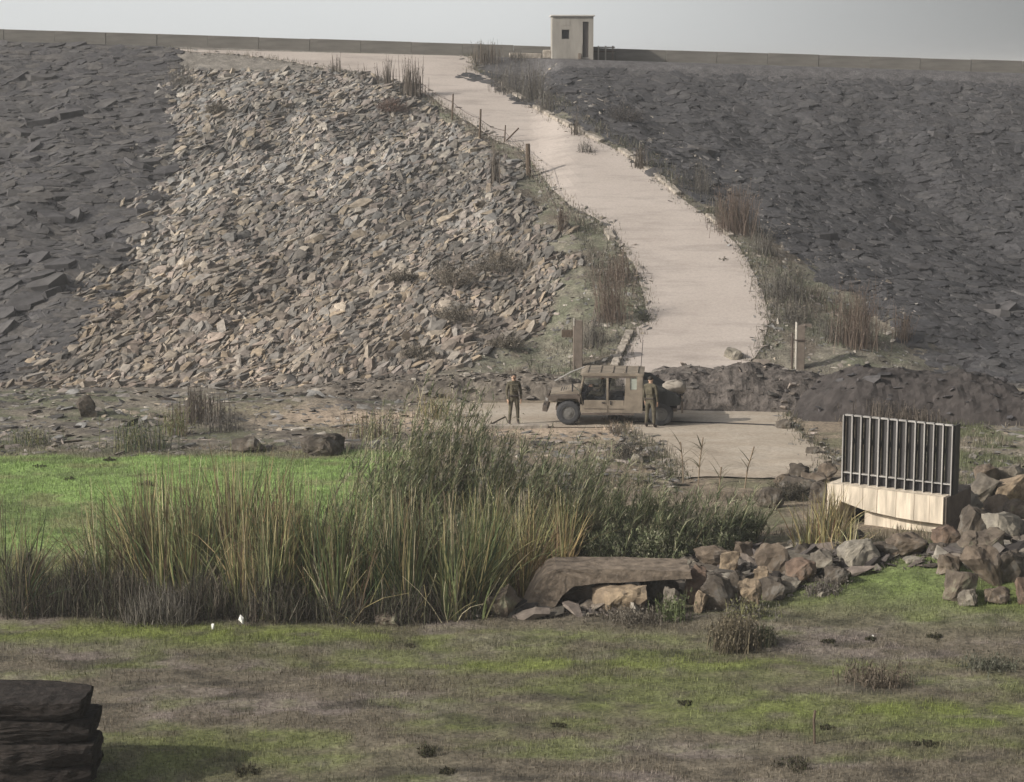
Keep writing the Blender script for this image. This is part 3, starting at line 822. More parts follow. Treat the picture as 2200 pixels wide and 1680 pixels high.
# ------------------------------------------------------------------ roadside fence, upper left
fn = tag(empty('wire_fence', at(1030, 303)), 'thin wire fence on uneven posts along the left edge of the road', 'fence')
fb = fn.location
fpts = []
for px, yb, yt, rad, mt in ((905, 210, 165, .05, 'wire'), (971, 257, 202, .075, 'wood'), (1030, 303, 235, .085, 'wood'), (1083, 307, 269, .055, 'wood'), (1136, 380, 309, .19, 'wood'), (1207, 500, 452, .06, 'wood')):
    q = at(px, yb) - fb; h_ = (yb - yt) / px_m(q.y + fb.y)
    bm = bmesh.new(); tilt = V3(R.uniform(-.08, .08), R.uniform(-.05, .05), 0)
    b_tube(bm, q - V3(0, 0, .3), q + tilt + V3(0, 0, h_), rad * .75, rad * .55, 7)
    link('post', bm_mesh('post', bm, M[mt]), fn)
    fpts.append((q, h_))
for f in (.35, .7):
    pts = []
    for (q, h1), (q2, h2) in zip(fpts[:-1], fpts[1:]):
        for k in range(4):
            t = k / 4; w_ = q.lerp(q2, t); w_.z += (h1 + (h2 - h1) * t) * f - .12 * math.sin(math.pi * t); pts.append(w_)
    pts.append(fpts[-1][0] + V3(0, 0, fpts[-1][1] * f))
    tube_obj('wire', pts, .014, M['wire'], fn, 4)
q = at(1083, 307) - fb
tube_obj('brace', [q + V3(.1, 0, .1), q + V3(.75, .05, .75)], .04, M['wood'], fn)

# ------------------------------------------------------------------ military truck
tp = at(1322, 917); 
TR_ = tag(empty('military_truck', V3(tp.x, tp.y + .9, tp.z + .05), -.08), 'sand-brown military off-road truck parked side-on with open cab and black rear', 'truck')
TR_.scale = (.93, .93, .93)
HWD = .98       # half width of the body
def tprism(name, poly, y0, y1, mat, parent=TR_): return prism(name, poly, y0, y1, M[mat], parent)
# hull and sills
tprism('body', [(-1.20, .46), (1.05, .46), (1.05, .74), (-1.20, .74)], -HWD, HWD, 'truck')
tprism('floor_pan', [(-2.1, .50), (2.3, .50), (2.3, .62), (-2.1, .62)], -.80, .80, 'truck_dark')
# sloping bonnet
tprism('hood', [(-2.36, .78), (-1.22, .80), (-1.18, 1.24), (-1.35, 1.26), (-2.30, 1.08)], -.74, .74, 'truck')
for s_ in (-1, 1):
    y0, y1 = (-HWD - .06, -.745) if s_ < 0 else (.745, HWD + .06)
    tprism('front_fender', [(-2.38, .92), (-2.30, 1.06), (-1.30, 1.10), (-1.20, 1.05), (-1.20, .76), (-1.30, .96), (-1.98, .97), (-2.1, .86)], y0, y1, 'truck_dark')
tprism('grille', [(-2.46, .62), (-2.365, .62), (-2.365, 1.02), (-2.44, 1.02)], -.7, .7, 'truck_dark')
tprism('bumper', [(-2.58, .48), (-2.40, .44), (-2.40, .66), (-2.56, .68)], -.9, .9, 'truck_dark')
for s_ in (-1, 1): tube_obj('headlight', [(-2.47, s_ * .62, .86), (-2.38, s_ * .62, .86)], .10, M['rib'], TR_, 12)
# cab frame
for s_ in (-1, 1):
    y = s_ * (HWD - .03)
    bm = bmesh.new()
    b_tube(bm, (-1.22, y, 1.12), (-1.06, y, 1.80), .035, .035, 6)
    b_tube(bm, (-1.20, y, 1.12), (-1.10, y, .72), .03, .03, 6)
    link('front_pillar', bm_mesh('front_pillar', bm, M['truck']), TR_)
    box_obj('centre_pillar', (-.22, y, 1.26), (.075, .06, 1.05), M['truck'], TR_)
    tprism('rear_pillar', [(.38, .74), (1.05, .74), (1.05, 1.80), (.84, 1.80), (.84, 1.30), (.60, 1.30), (.60, 1.80), (.44, 1.80), (.40, 1.0)], y - .03, y + .03, 'truck')
    box_obj('rear_quarter_window', (.72, y, 1.55), (.23, .012, .48), M['strap'], TR_)  # pane coloured pale to stand in for light on it
    dr = box_obj('door', (-.66, y + s_ * .012, .76), (.80, .04, .30), M['truck'], TR_, bevel=.01)
    box_obj('handle', (-.36, y + s_ * .045, .82), (.11, .03, .035), M['dark'], dr)
    box_obj('pane', (-.66, y, 1.28), (.72, .012, .76), M['glass'], dr)
    dr = box_obj('door', (.10, y + s_ * .012, .76), (.56, .04, .30), M['truck'], TR_, bevel=.01)
    box_obj('handle', (-.10, y + s_ * .045, .82), (.03, .03, .14), M['dark'], dr)
    box_obj('pane', (.10, y, 1.28), (.52, .012, .76), M['glass'], dr)
    box_obj('cab_rail', (-.15, y, 1.765), (1.9, .07, .07), M['truck_dark'], TR_)
tprism('roof', [(-1.16, 1.80), (1.06, 1.80), (1.10, 1.87), (.9, 1.89), (-1.02, 1.90), (-1.2, 1.85)], -HWD - .01, HWD + .01, 'truck')
ws = box_obj('windshield', (-1.15, 0, 1.45), (.03, 1.84, .64), M['glass'], TR_, rot=Matrix.Rotation(.24, 3, 'Y'))
box_obj('frame', (-1.17, 0, 1.46), (.05, .06, .66), M['truck'], ws, rot=Matrix.Rotation(.24, 3, 'Y'))
box_obj('tunnel', (-.4, 0, .86), (1.4, .5, .40), M['truck_dark'], TR_)
for s_ in (-1, 1):
    for x_ in (-.45, .32):
        st_ = box_obj('seat', (x_, s_ * .56, .88), (.46, .46, .22), M['seat'], TR_, bevel=.04)
        box_obj('backrest', (x_ + .22, s_ * .56, 1.22), (.12, .44, .56), M['seat'], st_, rot=Matrix.Rotation(.15, 3, 'Y'), bevel=.03)
bm = bmesh.new()
bmesh.ops.create_circle(bm, segments=14, radius=.19)
for v in bm.verts: v.co = Matrix.Rotation(math.radians(62), 3, 'Y') @ v.co + Vector((-.86, -.5, 1.16))
es = [(e.verts[0].co.copy(), e.verts[1].co.copy()) for e in bm.edges]; bm.clear()
for a, b in es: b_tube(bm, a, b, .015, .015, 5)
b_tube(bm, (-.86, -.5, 1.16), (-1.08, -.5, 1.05), .02, .02, 6)
link('steering_wheel', bm_mesh('steering_wheel', bm, M['dark']), TR_)
box_obj('dashboard', (-1.08, 0, 1.05), (.16, 1.8, .22), M['seat'], TR_)
# black canvas covering the load bed, drooping to the tailgate
bm = bmesh.new()
prof = [(1.08, 1.74), (1.30, 1.70), (1.6, 1.52), (1.95, 1.30), (2.30, 1.16), (2.44, .95), (2.40, .80), (2.25, .74), (1.10, .74)]
rows_ = []
for j in range(9):
    y = -HWD - .02 + j * (2 * HWD + .04) / 8; k = 1 - .06 * (abs(j - 4) / 4) ** 3
    rows_.append([bm.verts.new((x_ + R.uniform(-.015, .015), y, .44 + (z_ - .44) * k + R.uniform(-.02, .02))) for x_, z_ in prof])
for a, b in zip(rows_[:-1], rows_[1:]):
    for k in range(len(prof)):
        bm.faces.new([a[k], a[(k + 1) % len(prof)], b[(k + 1) % len(prof)], b[k]])
bm.faces.new(rows_[0]); bm.faces.new(rows_[-1][::-1])
link('canvas_cover', bm_mesh('canvas_cover', bm, M['canvas']), TR_)
tprism('tailgate', [(2.44, .46), (2.52, .46), (2.50, 1.08), (2.43, 1.08)], -.9, .9, 'truck_dark')
tube_obj('snorkel', [(-1.12, .5, 1.9), (-1.6, .45, 1.72), (-2.2, .4, 1.38)], .025, M['rib'], TR_, 6)  # slanting pole from the roof front down to the hood
tube_obj('mirror_arm', [(-1.18, -HWD - .02, 1.2), (-1.45, -HWD - .16, 1.46)], .02, M['strap'], TR_, 6)
box_obj('mirror', (-1.47, -HWD - .18, 1.38), (.05, .16, .26), M['dark'], TR_)
for s_ in (-1, 1):
    y = s_ * (HWD + .016)
    bm = bmesh.new()
    for (x0, z0, x1, z1) in ((-1.07, .60, -.26, .60), (-.18, .60, .38, .60), (-.22, .46, -.22, .74)):
        b_box(bm, ((x0 + x1) / 2, y, (z0 + z1) / 2), (max(.012, x1 - x0), .008, max(.012, z1 - z0)))
    link('panel_seams', bm_mesh('panel_seams', bm, M['truck_dark']), TR_)
    box_obj('step', (-.2, s_ * (HWD + .05), .42), (1.9, .12, .05), M['truck_dark'], TR_)
    tube_obj('tail_light', [(2.30, s_ * .86, .92), (2.56, s_ * .86, .92)], .05, M['door'], TR_, 8)
bm = bmesh.new()
for k in range(7): b_box(bm, (-1.62 + .09 * k - .3, 0, 1.205 + .014 * k - .06), (.03, .9, .03))
link('bonnet_vents', bm_mesh('bonnet_vents', bm, M['dark']), TR_)
bm = bmesh.new()
for k in range(5): b_box(bm, (-.95 + .45 * k, 0, 1.905), (.05, 1.75, .035))
link('roof_ribs', bm_mesh('roof_ribs', bm, M['truck']), TR_)
tube_obj('antenna', [(.95, .7, 1.85), (1.02, .72, 2.9)], .012, M['dark'], TR_, 5)
def wheel_mesh():
    bm = bmesh.new(); prof = [(-.155, .24), (-.155, .36), (-.13, .425), (-.07, .452), (.07, .452), (.13, .425), (.155, .36), (.155, .24)]
    n = 40; rg = []
    for i in range(n):
        a = 2 * math.pi * i / n; k = .012 if i % 2 else 0
        rg.append([bm.verts.new((math.cos(a) * (r_ - (k if r_ > .4 else 0)), y_, math.sin(a) * (r_ - (k if r_ > .4 else 0)))) for y_, r_ in prof])
    for i in range(n):
        a, b = rg[i], rg[(i + 1) % n]
        for k in range(len(prof) - 1): bm.faces.new([a[k], a[k + 1], b[k + 1], b[k]])
    return bm_mesh('tyre', bm, M['tyre'])
def rim_mesh():
    bm = bmesh.new()
    for y_, r_, d_ in ((-.10, .245, .05), (-.12, .16, .06), (-.15, .085, .06), (.10, .245, .05)):
        b_tube(bm, (0, y_ - d_ / 2, 0), (0, y_ + d_ / 2, 0), r_, r_, 24)
    for i in range(8):
        a = i * math.pi / 4; b_tube(bm, (math.cos(a) * .2, -.14, math.sin(a) * .2), (math.cos(a) * .2, -.11, math.sin(a) * .2), .018, .018, 6)
    return bm_mesh('rim', bm, M['rim'])
WM, RM = wheel_mesh(), rim_mesh()
for x_ in (-1.62, 1.72):
    for s_ in (-1, 1):
        w_ = link('wheel', WM, TR_, (x_, s_ * .86, .43)); w_.rotation_euler = (0, R.random(), 0 if s_ < 0 else math.pi)
        link('rim', RM, w_)
for x_ in (-1.62, 1.72): tube_obj('axle', [(x_, -.7, .45), (x_, .7, .45)], .07, M['dark'], TR_)
bm = hull_stone(77, .40, .30, .24, 26)
bmesh.ops.subdivide_edges(bm, edges=bm.edges[:], cuts=2, smooth=.6)
for v in bm.verts: v.co += v.co.normalized() * (noise.noise(v.co * 6) * .05)
me = bm_mesh('duffel_bag', bm, M['bagm'], True)
bag = link('duffel_bag', me, None, TR_.matrix_world @ V3(2.1, -.6, 1.42)); 
bag.location = V3(tp.x + 1.98, tp.y + .2, tp.z + 1.32)
tag(bag, 'greyish beige bag lying on the black rear of the truck', 'bag')

# ------------------------------------------------------------------ soldier
def skin_body(name, verts, edges, radii, root=0, sub=2):
    me = bpy.data.meshes.new(name); me.from_pydata([Vector(v) for v in verts], edges, []); me.update()
    o = bpy.data.objects.new(name, me); COL.objects.link(o)
    o.modifiers.new('s', 'SKIN').use_smooth_shade = True
    for i, r_ in enumerate(radii):
        sv = me.skin_vertices[0].data[i]; sv.radius = r_ if isinstance(r_, tuple) else (r_, r_); sv.use_root = (i == root)
    m_ = o.modifiers.new('d', 'SUBSURF'); m_.levels = sub; m_.render_levels = sub
    dg = bpy.context.evaluated_depsgraph_get()
    res = bpy.data.meshes.new_from_object(o.evaluated_get(dg))
    bpy.data.objects.remove(o); res.name = name
    return res
sv, se, sr = [], [], []
def j(p, r_, par=None):
    sv.append(p); sr.append(r_)
    if par is not None: se.append((par, len(sv) - 1))
    return len(sv) - 1
pel = j((0, 0, .93), (.155, .11))
wai = j((0, .0, 1.08), (.145, .10), pel)
che = j((0, .01, 1.27), (.175, .115), wai)
upc = j((0, .015, 1.39), (.15, .095), che)
nek = j((0, .0, 1.49), .055, upc)
hd0 = j((0, -.01, 1.56), (.070, .078), nek)
hd1 = j((0, -.012, 1.63), (.074, .088), hd0)
hd2 = j((0, -.008, 1.69), (.058, .070), hd1)
nse = j((-.015, -.115, 1.605), .012, hd1)
for s_ in (-1, 1):
    j((s_ * .085, .0, 1.605), .014, hd1)
    sh = j((s_ * .185, .015, 1.40), .068, upc)
    el = j((s_ * .245, .02, 1.13), .05, sh)
    wr = j((s_ * .235, -.05, .90), .036, el)
    pm = j((s_ * .230, -.065, .83), (.022, .036), wr)
    for k, (dy, ln) in enumerate(((-.034, .075), (-.012, .085), (.010, .08), (.030, .062))):
        f1 = j((s_ * .228, -.065 + dy, .775), .0095, pm)
        f2 = j((s_ * .222, -.068 + dy, .775 - ln * .5), .0088, f1)
        j((s_ * .210, -.066 + dy, .775 - ln), .0075, f2)
    t1 = j((s_ * .212, -.105, .815), .010, wr); j((s_ * .205, -.118, .775), .0085, t1)
    hp = j((s_ * .095, .0, .88), .098, pel)
    kn = j((s_ * .125, -.015, .50), .068, hp)
    an = j((s_ * .15, .02, .11), .05, kn)
    j((s_ * .16, -.03, .045), (.05, .042), an); j((s_ * .175, -.13, .035), (.045, .032), len(sv) - 1)
me = skin_body('person', sv, se, sr)
for m_ in ('uniform', 'skin', 'boot'): me.materials.append(M[m_])
for p_ in me.polygons:
    c_ = p_.center
    if c_.z > 1.50 or (c_.z < .875 and abs(c_.x) > .19 and c_.z > .6): p_.material_index = 1
    elif c_.z < .16: p_.material_index = 2
    p_.use_smooth = True
pmesh = me
hbm = bmesh.new(); bmesh.ops.create_icosphere(hbm, subdivisions=3, radius=1)
for v in hbm.verts: v.co = Vector((v.co.x * .088, v.co.y * .104 + .004, 1.655 + v.co.z * .078))
bmesh.ops.delete(hbm, geom=[v for v in hbm.verts if v.co.z < 1.60 or (v.co.y < -.06 and v.co.z < 1.675)], context='VERTS')
hair_me = bm_mesh('hair', hbm, M['hair'], True)
ebm = bmesh.new()
for s_ in (-1, 1): bmesh.ops.create_icosphere(ebm, subdivisions=1, radius=.011, matrix=Matrix.Translation((s_ * .032, -.092, 1.628)))
eye_me = bm_mesh('eyes', ebm, M['dark'])
vbm = bmesh.new(); b_box(vbm, (0, -.105, 1.26), (.27, .07, .26), bevel=.02); b_box(vbm, (0, .12, 1.26), (.27, .05, .28), bevel=.02)
for s_ in (-1, 0, 1): b_box(vbm, (s_ * .085, -.15, 1.20), (.07, .04, .11), bevel=.01)
vest_me = bm_mesh('vest', vbm, M['uniform'])
bbm = bmesh.new(); b_box(bbm, (0, .0, .98), (.33, .25, .05), bevel=.02); belt_me = bm_mesh('belt', bbm, M['boot'])
def person(loc, rz, lab):
    per = tag(link('person', pmesh, None, loc), lab, 'person', 'people beside the truck'); per.rotation_euler = (0, 0, rz)
    link('hair', hair_me, per); link('eyes', eye_me, per); link('vest', vest_me, per); link('belt', belt_me, per)
    box_obj('mouth', (0, -.094, 1.560), (.045, .01, .010), M['dark'], per)
    return per
person(at(1104, 913) + V3(0, 0, .02), .25, 'person in dark uniform standing with arms down left of the truck')
p2 = TR_.matrix_basis @ V3(1.34, -1.34, 0)
p2.z = float(hgt(p2.x, p2.y)) + .05
person(p2, 2.6, 'person in dark uniform standing at the side of the truck behind its cab')

sv, se, sr = [], [], []
pel = j((0, 0, 0), (.15, .11)); wai = j((0, .03, .16), (.14, .10), pel); che = j((0, .05, .35), (.17, .11), wai); upc = j((0, .04, .46), (.15, .095), che); nek = j((0, .02, .56), .055, upc)
hd0 = j((0, .0, .63), (.070, .078), nek); hd1 = j((0, .0, .70), (.074, .088), hd0); hd2 = j((0, .005, .77), (.058, .07), hd1); j((0, -.105, .675), .012, hd1)
for s_ in (-1, 1):
    sh = j((s_ * .185, .05, .46), .066, upc); el = j((s_ * .25, -.10, .24), .048, sh); wr = j((s_ * .15, -.33, .30), .034, el); pm = j((s_ * .13, -.40, .32), (.03, .024), wr)
    for k in range(4):
        f1 = j((s_ * .115, -.455, .345 - .017 * k), .0095, pm); j((s_ * .085, -.465, .345 - .017 * k), .008, f1)
    t1 = j((s_ * .10, -.40, .355), .0095, wr)
    hp = j((s_ * .10, -.03, -.02), .095, pel); kn = j((s_ * .13, -.44, .06), .066, hp); an = j((s_ * .13, -.62, -.32), .048, kn); j((s_ * .13, -.75, -.36), (.045, .034), an)
dme = skin_body('person', sv, se, sr)
for m_ in ('uniform', 'skin', 'boot'): dme.materials.append(M[m_])
for p_ in dme.polygons:
    q = p_.center; p_.material_index = 1 if (q.z > .57 or (q.y < -.36 and q.z > .2)) else (2 if q.z < -.28 else 0); p_.use_smooth = True
drv = tag(link('person', dme, None, TR_.matrix_basis @ V3(-.42, -.56, 1.06)), 'person sitting at the wheel inside the truck', 'person', 'people beside the truck')
drv.rotation_euler = (0, 0, -math.pi / 2 - .08); drv.scale = (.93, .93, .93)
bm = bmesh.new(); bmesh.ops.create_icosphere(bm, subdivisions=3, radius=1)
for v in bm.verts: v.co = Vector((v.co.x * .09, v.co.y * .105 + .012, .735 + v.co.z * .078))
bmesh.ops.delete(bm, geom=[v for v in bm.verts if v.co.z < .69 or (v.co.y < -.05 and v.co.z < .755)], context='VERTS')
link('hair', bm_mesh('hair', bm, M['hair'], True), drv)

# ------------------------------------------------------------------ boulders
def boulder_mesh(seed, w, d, h, mat, n=20, amp=.07, cuts=5):
    bm = hull_stone(seed, w / 2, d / 2, h / 2, n)
    bmesh.ops.triangulate(bm, faces=bm.faces)
    bmesh.ops.subdivide_edges(bm, edges=bm.edges[:], cuts=cuts, use_grid_fill=True, smooth=.07)
    s0 = Vector((seed * 3.1, seed * 1.7, 0))
    m_ = max(.3, min(w, h)); k = 1.0 / m_
    for v in bm.verts:
        nn = v.co.normalized()
        big = noise.fractal(v.co * 1.6 * k + s0, 1.0, 2.0, 3)
        ridge = abs(noise.noise(v.co * 3.5 * k + s0)) - .25
        fine = noise.noise(v.co * 11 * k + s0)
        v.co += nn * (big * amp * 1.3 + ridge * amp * .9 + fine * amp * .28) * m_
    return bm_mesh('boulder', bm, mat)
def m_boulder(name, col, moss=None):
    m, nt, p, out = new_mat(name)
    n = noise_tex(nt, 3.0, 8, .7); n2 = noise_tex(nt, 1.1, 4, .6)
    lo = tuple(c * .5 for c in col); hi = tuple(c * 1.45 for c in col)
    c = ramp(nt, n, [(.3, lo), (.52, col), (.75, hi)])
    c = mult(nt, c, ramp(nt, n2, [(.35, (.8, .78, .78)), (.65, (1.15, 1.1, 1.0))]))
    if moss:
        mx = nt.nodes.new('ShaderNodeMix'); mx.data_type = 'RGBA'
        n3 = noise_tex(nt, 2.2, 8, .75)
        nt.links.new(ramp(nt, n3, [(.52, grey(0)), (.62, grey(.85))]), mx.inputs[0]); nt.links.new(c, mx.inputs[6]); mx.inputs[7].default_value = (*moss, 1); c = mx.outputs[2]
    nt.links.new(c, p.inputs['Base Color']); bump(nt, p, n, .7, .05)
    return m
BMAT = {'tan': m_boulder('boulder_tan', (.25, .20, .145), (.13, .105, .08)), 'brown': m_boulder('boulder_brown', (.138, .112, .088), (.18, .155, .13)), 'grey': m_boulder('boulder_grey', (.15, .135, .115), (.24, .22, .18)),
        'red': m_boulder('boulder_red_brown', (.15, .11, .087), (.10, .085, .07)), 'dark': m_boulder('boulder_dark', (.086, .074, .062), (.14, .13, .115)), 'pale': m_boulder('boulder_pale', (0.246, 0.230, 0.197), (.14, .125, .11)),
        'moss': m_boulder('boulder_mossy', (.125, .105, .086), (.19, .19, .13))}
BL = [
    (1262, 1296, 170, 74, 'dark', 70, 'dark earth-stained stone in the shade under the left part of the slab', 0), (1408, 1296, 110, 70, 'dark', 71, 'dark stone in the shade under the right part of the slab', 0),  # dark stones added to fill the gap under the slab with shadow
    # x, base y, width px, height px, colour, seed, label, roll
    (1072, 1327, 84, 78, 'moss', 1, 'grey mossy boulder at the foot of the reeds left of the concrete slab', .2),
    (1335, 1322, 140, 84, 'tan', 2, 'large tan boulder wedged under the concrete slab', -.35),
    (1443, 1318, 62, 62, 'grey', 3, 'thin round-topped grey stone leaning right of the tan boulder', -.3),
    (1497, 1300, 58, 96, 'red', 4, 'tall pinkish brown boulder touching the end of the slab', .1),
    (1540, 1316, 86, 86, 'dark', 5, 'blocky dark grey boulder at the front of the pile beside the slab', 0),
    (1505, 1318, 34, 54, 'tan', 6, 'small pale-faced stone in front of the dark blocky boulder', .1),
    (1566, 1240, 46, 74, 'tan', 7, 'upright light tan stone standing on top of the pile', .25),
    (1535, 1222, 92, 50, 'brown', 8, 'flat dark brown boulder behind the upright tan stone', 0),
    (1602, 1205, 52, 48, 'brown', 9, 'small brown stone behind and right of the upright tan stone', 0),
    (1664, 1246, 84, 82, 'brown', 10, 'rounded brown slab standing on edge in the middle of the boulder row', -.15),
    (1614, 1310, 62, 76, 'tan', 11, 'light brown square boulder below the standing brown slab', .05),
    (1730, 1208, 70, 42, 'dark', 12, 'low dark boulder on top of the row below the dry reeds', 0),
    (1722, 1256, 70, 66, 'red', 13, 'reddish brown square boulder right of the standing slab', .05),
    (1768, 1236, 56, 58, 'grey', 14, 'pointed grey stone with a pale left face beside the reddish boulder', .2),
    (1852, 1222, 100, 62, 'pale', 15, 'broad pale grey boulder below the culvert opening', -.1),
    (1800, 1258, 70, 44, 'dark', 16, 'low dark stone in the grass before the pale grey boulder', 0),
    (1955, 1198, 112, 50, 'brown', 17, 'wide dark brown boulder against the foot of the headwall', .05),
    (2038, 1172, 66, 46, 'red', 18, 'small reddish boulder at the right corner of the headwall', 0),
    (1905, 1204, 60, 40, 'dark', 36, 'dark stone between the pale boulder and the headwall foot', 0),
    (2064, 1292, 78, 84, 'moss', 19, 'big mossy boulder at the lower left of the right-hand rock pile', .2),
    (2112, 1262, 96, 96, 'brown', 20, 'very large dark brown boulder filling the middle of the rock pile', -.25),
    (2082, 1304, 48, 38, 'grey', 21, 'small grey stone at the foot of the rock pile', -.4),
    (2164, 1252, 90, 84, 'dark', 22, 'dark angular boulder right of the very large brown one', .2),
    (2190, 1240, 50, 66, 'grey', 23, 'rounded grey boulder with a pale rim near the edge of the pile', 0),
    (2160, 1172, 104, 80, 'pale', 24, 'broad pale lichen-covered boulder high on the rock pile', .3),
    (2098, 1160, 74, 80, 'dark', 25, 'dark boulder beside the black gate, left side of the pile', .4),
    (2080, 1200, 52, 60, 'moss', 26, 'narrow mossy stone below the dark boulder beside the gate', .2),
    (2176, 1080, 92, 62, 'tan', 27, 'light brown boulder at the top right of the rock pile', -.2),
    (2118, 1082, 76, 66, 'grey', 28, 'grey boulder on top of the pile behind the gate corner', .3),
    (2076, 1068, 36, 26, 'pale', 29, 'small whitish stone beside the gate foot', 0),
    (2200, 1300, 46, 66, 'red', 30, 'pinkish boulder cut by the right picture edge', 0),
    (2040, 1240, 60, 50, 'brown', 51, 'brown stone at the left edge of the rock pile above the grass', .2),
    (2130, 1200, 80, 74, 'moss', 52, 'mossy boulder in the middle of the pile below the pale lichen-covered one', .3),
    (2190, 1130, 70, 60, 'moss', 53, 'mossy boulder near the picture edge above the pale one', .1),
    (2080, 1120, 56, 70, 'pale', 54, 'upright pale stone right beside the black gate', .35),
    (2148, 1300, 60, 40, 'brown', 55, 'low brown stone half sunk in grass below the dark angular boulder', .1),
    (2100, 1225, 46, 60, 'pale', 56, 'narrow pale-edged stone leaning on the very large brown boulder', .6),
    (2020, 1200, 60, 34, 'dark', 57, 'flat dark stone on the grass below the headwall corner', 0),
    (2150, 1120, 70, 60, 'brown', 58, 'brown boulder between the two upper pale ones', -.3),
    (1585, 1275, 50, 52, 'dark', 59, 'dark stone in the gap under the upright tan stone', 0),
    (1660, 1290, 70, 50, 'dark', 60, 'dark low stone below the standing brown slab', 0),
    (1636, 1262, 40, 50, 'tan', 61, 'small pale tan stone left of the standing brown slab', .1),
    (1480, 1222, 40, 28, 'grey', 62, 'small round grey stone on the right end of the slab', 0),
    (1700, 1275, 60, 34, 'grey', 63, 'low grey stone in front of the reddish square boulder', 0),
    (1825, 1175, 70, 40, 'dark', 64, 'dark stone under the pale straw reeds', 0),
    (1716, 1066, 90, 40, 'dark', 31, 'low dark rock left of the headwall above the dry reeds', 0),
    (1655, 1092, 64, 46, 'dark', 81, 'dark rock at the left end of the jumble beside the headwall', .2),
    (1764, 1082, 54, 50, 'dark', 82, 'dark rock touching the left corner of the headwall', -.2),
    (1722, 1040, 58, 44, 'dark', 83, 'dark rock on top of the jumble left of the gate', .3),
    (1686, 1050, 50, 40, 'brown', 84, 'brown rock on the track side of the dark jumble left of the gate', 0),
    (1780, 1034, 44, 40, 'brown', 85, 'small brown rock close behind the left foot of the gate', .1),
    (2126, 1046, 64, 50, 'brown', 86, 'brown boulder at the very top of the right-hand pile', .2),
    (2182, 1040, 70, 46, 'grey', 87, 'grey boulder at the top of the pile by the picture edge', -.1),
    (2150, 1076, 60, 44, 'dark', 88, 'dark boulder just under the topmost ones of the right-hand pile', .1),
    (1748, 1052, 60, 46, 'brown', 32, 'brown rock next to the left end of the gate', .2),
    (186, 898, 52, 50, 'dark', 33, 'dark triangular rock at the foot of the rubble slope', 0),
    (534, 972, 84, 34, 'dark', 34, 'low dark rock at the far edge of the green field', 0),
    (700, 980, 116, 46, 'dark', 35, 'long humped dark rock at the far edge of the green field', .1),
    (1688, 924, 54, 24, 'dark', 37, 'low black rock on the right edge of the dirt track', 0),
    (1748, 978, 34, 18, 'dark', 38, 'small dark stone by the track near the gate', 0),
    (1576, 776, 42, 30, 'pale', 39, 'pale pinkish rock on top of the earth mound at the road end', .3),
    (1690, 862, 66, 22, 'tan', 40, 'long tan rock at the foot of the earth mound', .3),
    (1372, 996, 30, 22, 'pale', 41, 'pale stone at the foot of the dark bush on the verge', 0),
    (1965, 1212, 52, 14, 'pale', 42, 'flat whitish stone in the grass below the headwall', 0),
    (1768, 1284, 24, 12, 'pale', 43, 'tiny pale stone lying on the grass slope', 0),
    (840, 1346, 72, 28, 'moss', 44, 'low lumpy clod of earth and stone under the reeds', 0),
    (905, 1338, 84, 30, 'moss', 45, 'wide flat stony clod at the front of the reeds', 0),
    (985, 1332, 60, 24, 'brown', 46, 'low brown clod between the reeds and the mossy boulder', 0),
]
for (px, py, w, h, cl, sd, lab, roll) in BL:
    p = at(px, py); k = px_m(p.y)
    w_, h_ = w / k * .95, h / k * 1.02; dp = min(max(w_ * .85, .3), 1.5)
    me = boulder_mesh(sd, w_ * 1.06, dp, h_ * 1.15, BMAT[cl], 13 + sd % 6, .10)
    o = link('boulder', me, None, p + V3(0, dp * .40, h_ * .34))
    o.rotation_euler = (0, roll, R.uniform(-.3, .3)); tag(o, lab, 'rock' if h < 40 else 'boulder', 'boulders along the ditch' if 1000 < py else None)
# broken slab bridging the stones
pA = at(1125, 1322)
bm = bmesh.new()
prof = []
k = px_m(pA.y + .5)
top = [(0, .0), (.10, .32), (.30, .80), (.52, 1.10), (.72, 1.20), (1.4, 1.20), (2.2, 1.19), (3.0, 1.17), (3.72, 1.15)]
bot = [(3.74, .93), (3.1, .90), (2.4, .88), (1.7, .84), (1.1, .72), (.85, .45), (.7, .1), (.5, -.1), (.1, -.15)]
poly = [(a, b) for a, b in top] + bot
rows_ = []
for jx in range(9):
    y = jx * .16
    rows_.append([bm.verts.new((a + R.uniform(-.02, .02), y + R.uniform(-.02, .02), b * .80 + R.uniform(-.018, .018))) for a, b in poly])
n = len(poly)
for a, b in zip(rows_[:-1], rows_[1:]):
    for i in range(n): bm.faces.new([a[i], b[i], b[(i + 1) % n], a[(i + 1) % n]])
for rw_, fl in ((rows_[0], 1), (rows_[-1], 0)):
    for i in range(n // 2 - 0):
        a, b, c_, d_ = rw_[i], rw_[(i + 1) % n], rw_[n - 2 - i], rw_[n - 1 - i]
        if len({a, b, c_, d_}) == 4: bm.faces.new([a, b, c_, d_])
bmesh.ops.subdivide_edges(bm, edges=bm.edges[:], cuts=2, use_grid_fill=True)
for v in bm.verts: v.co += Vector((0, 1, .4)) * (noise.fractal(v.co * 5, 1, 2, 4) * .025)
sl = tag(link('concrete_slab', bm_mesh('concrete_slab', bm, M['slab']), None, pA + V3(0, .25, 0)), 'long broken concrete slab with a curved left end resting on boulders', 'slab')
